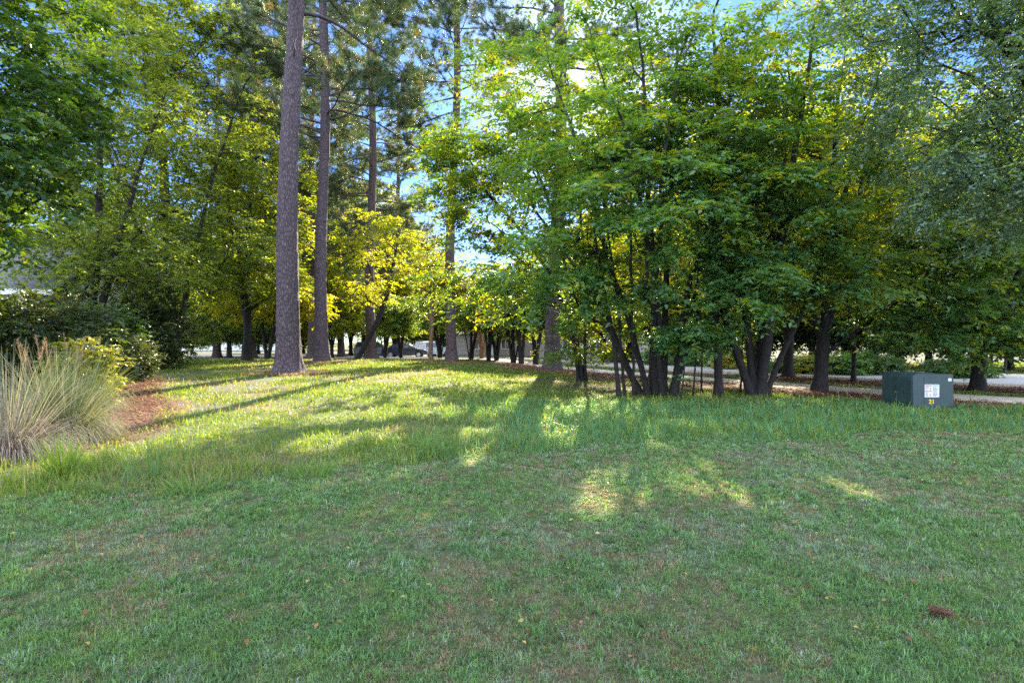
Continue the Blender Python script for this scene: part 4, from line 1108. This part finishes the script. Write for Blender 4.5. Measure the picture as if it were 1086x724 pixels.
# ------------------------------------------------------------ pine cone
M['cone'] = flat_mat('pine cone scales', (.13, .06, .04), .7, var=.7, scale=90)
def cone_mesh():
    bm = bmesh.new(); L = .10
    for k in range(84):
        t = k/84; a = k*2.39996; rr = .026*math.sin(math.pi*min(1, .12+t*.86))**.7+.004
        x = (t-.5)*L
        c, s = math.cos(a), math.sin(a); o = Vector((x, c*rr, s*rr)); out = Vector((.55 if t < .9 else 1, c, s)).normalized()
        tan = Vector((0, -s, c)); up = out.cross(tan); w = .0095*(1-.4*t); l = .019*(1-.35*t)
        base = Vector((x, c*rr*.35, s*rr*.35)); m = o+out*l*.55
        v = [bm.verts.new(p) for p in (base-tan*w*.35, base+tan*w*.35, m+tan*w, m-tan*w, o+out*l+up*.001, m+up*.004)]
        bm.faces.new((v[0], v[1], v[2], v[5], v[3])) if False else None
        bm.faces.new((v[0], v[1], v[5])); bm.faces.new((v[1], v[2], v[5])); bm.faces.new((v[2], v[4], v[5])); bm.faces.new((v[4], v[3], v[5])); bm.faces.new((v[3], v[0], v[5]))
        bm.faces.new((v[0], v[3], v[4], v[2], v[1]))
    g = bmesh.ops.create_uvsphere(bm, u_segments=12, v_segments=8, radius=1, matrix=Matrix.Diagonal((L*.45, .011, .011, 1)))
    return bm
bc = gb(997, 655.5)
pc = bm_obj('pine_cone', cone_mesh(), M['cone']); pc.location = (bc[0], bc[1], .034); pc.rotation_euler = (0, R(3), R(-30)); pc.scale = (1, .8, .62)
tag(pc, 'brown open pine cone lying on the mown lawn', 'pine cone')

# ------------------------------------------------------------ fallen leaves
r = np.random.default_rng(77)
x, y = scatter(3800, 2.4, 26, 1.2, seed=78); n = len(x)
q = r.random(n)*6.28; ax = np.stack([np.cos(q), np.sin(q), r.normal(0, .25, n)], -1); ax = nrm(ax)
up = nrm(np.array([0, 0, 1.])+r.normal(0, .35, (n, 3))); w = nrm(np.cross(ax, up)); sz = (.010+.032*r.random(n)**2)[:, None]
p = np.stack([x, y, gz(x, y)+.025+.02*r.random(n)], -1); mid_ = p+ax*sz*.5+np.cross(w, ax)*sz*.15
V = np.stack([p, mid_+w*sz*.3, p+ax*sz, mid_-w*sz*.3], 1).reshape(-1, 3); i = np.arange(n)[:, None]*4
c = np.where((r.random(n) < .5)[:, None], np.array([.22, .11, .05]), np.array([.30, .22, .08]))*(.5+.8*r.random(n))[:, None]
tag(link('fallen_leaves', mesh_np('fallen_leaves', V, [np.concatenate([i+np.array([[0, 2, 1]]), i+np.array([[0, 3, 2]])])], M['straw'], np.repeat(c, 4, 0))), 'scattered small dry fallen leaves on the lawn', 'fallen leaves', kind='stuff')

# ------------------------------------------------------------ cars
M['glass'] = flat_mat('dark window glass', (.03, .035, .04), .08, spec=.9)
M['tyre'] = flat_mat('tyre rubber', (.02, .02, .02), .85)
M['rim'] = flat_mat('wheel rim', (.45, .45, .47), .3, metal=.8)
M['lamp'] = flat_mat('headlight glass', (.7, .7, .68), .15)
M['taill'] = flat_mat('tail light', (.35, .02, .02), .3)
def car(name, label, loc, rz, mat, kind='sedan', group='cars parked along the street'):
    root = thing(name, loc, label, 'car', group, rz); L = 4.6
    if kind == 'sedan':
        body = [(-2.3, .35), (-2.25, .85), (-2.1, .95), (-1.55, 1.0), (.95, .97), (1.9, .84), (2.25, .68), (2.3, .35)]
        cab = [(-1.75, .98), (-1.15, 1.40), (-.1, 1.44), (.45, 1.36), (1.15, .95)]; win = [(-1.5, 1.0), (-1.08, 1.34), (-.1, 1.38), (.40, 1.31), (.98, .98)]
    else:
        body = [(-2.3, .40), (-2.3, 1.0), (-2.2, 1.08), (1.0, 1.08), (1.95, .98), (2.25, .80), (2.3, .40)]
        cab = [(-2.2, 1.06), (-1.95, 1.68), (-.2, 1.74), (.35, 1.66), (1.15, 1.04)]; win = [(-2.05, 1.12), (-1.86, 1.60), (-.2, 1.66), (.30, 1.59), (.98, 1.10)]
    def arched(prof):
        out = list(prof)
        for cx in (1.42, -1.38):                      # wheel arches along the sill, front to rear
            out += [(cx+.38*math.cos(a), .35+.36*math.sin(a)) for a in np.linspace(0, math.pi, 9)]
        return out
    bm = prism_bm(arched(body), -.88, .88); bmesh.ops.triangulate(bm, faces=[f for f in bm.faces if len(f.verts) > 4])
    bm_obj('body', bm, mat, root)
    def taper(prof, y, inset):
        bm = bmesh.new(); zmin = min(p[1] for p in prof); zmax = max(p[1] for p in prof)
        A = [bm.verts.new((p[0], -(y-inset*(p[1]-zmin)/(zmax-zmin)), p[1])) for p in prof]
        B = [bm.verts.new((p[0], (y-inset*(p[1]-zmin)/(zmax-zmin)), p[1])) for p in prof]
        bm.faces.new(A); bm.faces.new(B[::-1])
        for i in range(len(prof)): j = (i+1) % len(prof); bm.faces.new((A[i], B[i], B[j], A[j]))
        return bm
    bm_obj('roof', taper(cab, .82, .18), mat, root)
    bm_obj('side_windows', taper(win, .829, .172), M['glass'], root)
    bm_obj('windscreen', taper([(cab[-1][0]+.015, cab[-1][1]+.03), (cab[-2][0]+.03, cab[-2][1]-.03), (cab[-2][0]-.02, cab[-2][1]-.05), (cab[-1][0]-.06, cab[-1][1]+.04)], .74, .12), M['glass'], root)
    for cx in (1.42, -1.38):
        for s in (-1, 1):
            bm = bmesh.new(); bmesh.ops.create_cone(bm, cap_ends=True, segments=20, radius1=.33, radius2=.33, depth=.2, matrix=Matrix.Translation((cx, s*.80, .33)) @ Matrix.Rotation(R(90), 4, 'X'))
            w = bm_obj('wheel', bm, M['tyre'], root)
            bm = bmesh.new(); bmesh.ops.create_cone(bm, cap_ends=True, segments=16, radius1=.2, radius2=.2, depth=.02, matrix=Matrix.Translation((cx, s*.905, .33)) @ Matrix.Rotation(R(90), 4, 'X'))
            bm_obj('rim', bm, M['rim'], w)
    for s in (-1, 1):
        bm_obj('headlight', box_bm((2.24, s*.64, .70), (.08, .36, .13), .02), M['lamp'], root)
        bm_obj('tail_light', box_bm((-2.27, s*.68, .82), (.08, .3, .15), .02), M['taill'], root)
    return root
M['darkpaint'] = flat_mat('dark blue car paint', (.014, .018, .035), .22, spec=.7)
M['silver'] = flat_mat('white car paint', (.62, .62, .64), .3, spec=.6)
M['greyp'] = flat_mat('grey car paint', (.12, .13, .15), .25, spec=.6)
def carat(px, d): x, y, z = at(px, d); return (x, y, z+.01)
car('parked_car', 'dark blue sedan parked broadside between the pine trunks', carat(430, 58), R(3), M['darkpaint'])
car('parked_car', 'pale rounded car parked just right of the dark sedan', carat(458, 63), R(60), M['silver'], 'suv')
car('parked_car', 'grey car mostly hidden behind the straight pine trunk', carat(398, 64), R(10), M['greyp'], 'suv')

# ------------------------------------------------------------ houses
M['brick'] = flat_mat('pale painted brick', (.30, .27, .26), .9, var=.1, scale=20)
M['siding'] = flat_mat('white siding', (.68, .68, .68), .8, var=.05)
M['roof'] = flat_mat('grey shingles', (.12, .12, .13), .9, var=.25, scale=30)
M['trim'] = flat_mat('white trim', (.75, .75, .75), .6)
def house(loc, rz, label, L, D, H, rise, wall, cols, garage=False):
    root = thing('house', loc, label, 'house', 'houses around the lawn', rz)
    bm_obj('wall', box_bm((0, 0, H/2-.2), (L, D, H+.4)), wall, root)
    pr = [(-D/2-.45, H+.002), (0, H+rise), (D/2+.45, H+.002), (D/2+.45, H+.14), (0, H+rise+.15), (-D/2-.45, H+.14)]
    bm = bmesh.new()
    a = [bm.verts.new((-L/2-.4, p[0], p[1])) for p in pr]; b = [bm.verts.new((L/2+.4, p[0], p[1])) for p in pr]
    bm.faces.new(a[:1]+a[1:]); bm.faces.new(b[::-1])
    for i in range(6): j = (i+1) % 6; bm.faces.new((a[i], b[i], b[j], a[j]))
    rf = bm_obj('roof', bm, M['roof'], root)
    bm = bmesh.new()
    bm.free()
    for x in (-L/2+.1, L/2-.1):
        bm = bmesh.new(); g = [[bm.verts.new(p) for p in ((x+e, -D/2, H+.01), (x+e, D/2, H+.01), (x+e, 0, H+rise-.02))] for e in (-.09, .09)]
        bm.faces.new(g[0]); bm.faces.new(g[1][::-1])
        for i in range(3): bm.faces.new((g[0][i], g[1][i], g[1][(i+1) % 3], g[0][(i+1) % 3]))
        bm_obj('gable', bm, wall, root)
    bm_obj('fascia', box_bm((0, -D/2-.46, H+.06), (L+.8, .03, .2)), M['trim'], rf)
    for x in cols:
        w = bm_obj('window', box_bm((x, -D/2-.01, H*.55), (1.2, .1, 1.4)), M['trim'], root)
        bm_obj('pane', box_bm((x, -D/2-.065, H*.55), (1.0, .02, 1.2)), M['glass'], w)
        bm_obj('mullion', box_bm((x, -D/2-.08, H*.55), (.05, .02, 1.2)), M['trim'], w)
    d = bm_obj('door', box_bm((cols[0]+2.2, -D/2-.02, 1.05), (1.0, .08, 2.1)), M['trim'], root)
    bm_obj('handle', box_bm((cols[0]+2.55, -D/2-.08, 1.05), (.05, .05, .12)), M['ink'], d)
    if garage:
        bm_obj('garage_door', box_bm((L/2-2.6, -D/2-.02, 1.15), (4.2, .08, 2.3)), M['trim'], root)
    return root
p = at(565, 78); house(tuple(p), R(4), 'pale brick house seen between the small tree stems across the street', 22, 9, 3.0, 2.6, M['brick'], (-8, -4, 0), True)
p = at(240, 112); house(tuple(p), R(-3), 'distant white house glimpsed under the trees at the left', 26, 9, 2.9, 2.4, M['siding'], (-9, -5, 0, 4))
p = np.array([-22.5, 24.5, 0]); house(tuple(p), R(10), 'grey roofed house behind the dark shrub at the left edge', 9, 8, 3.1, 2.2, M['siding'], (-2.5, 1.2))
p = at(660, 72); house(tuple(p), R(-12), 'house behind the tree clump across the street', 20, 9, 3.0, 2.6, M['brick'], (-7, -3, 1))
#@@END
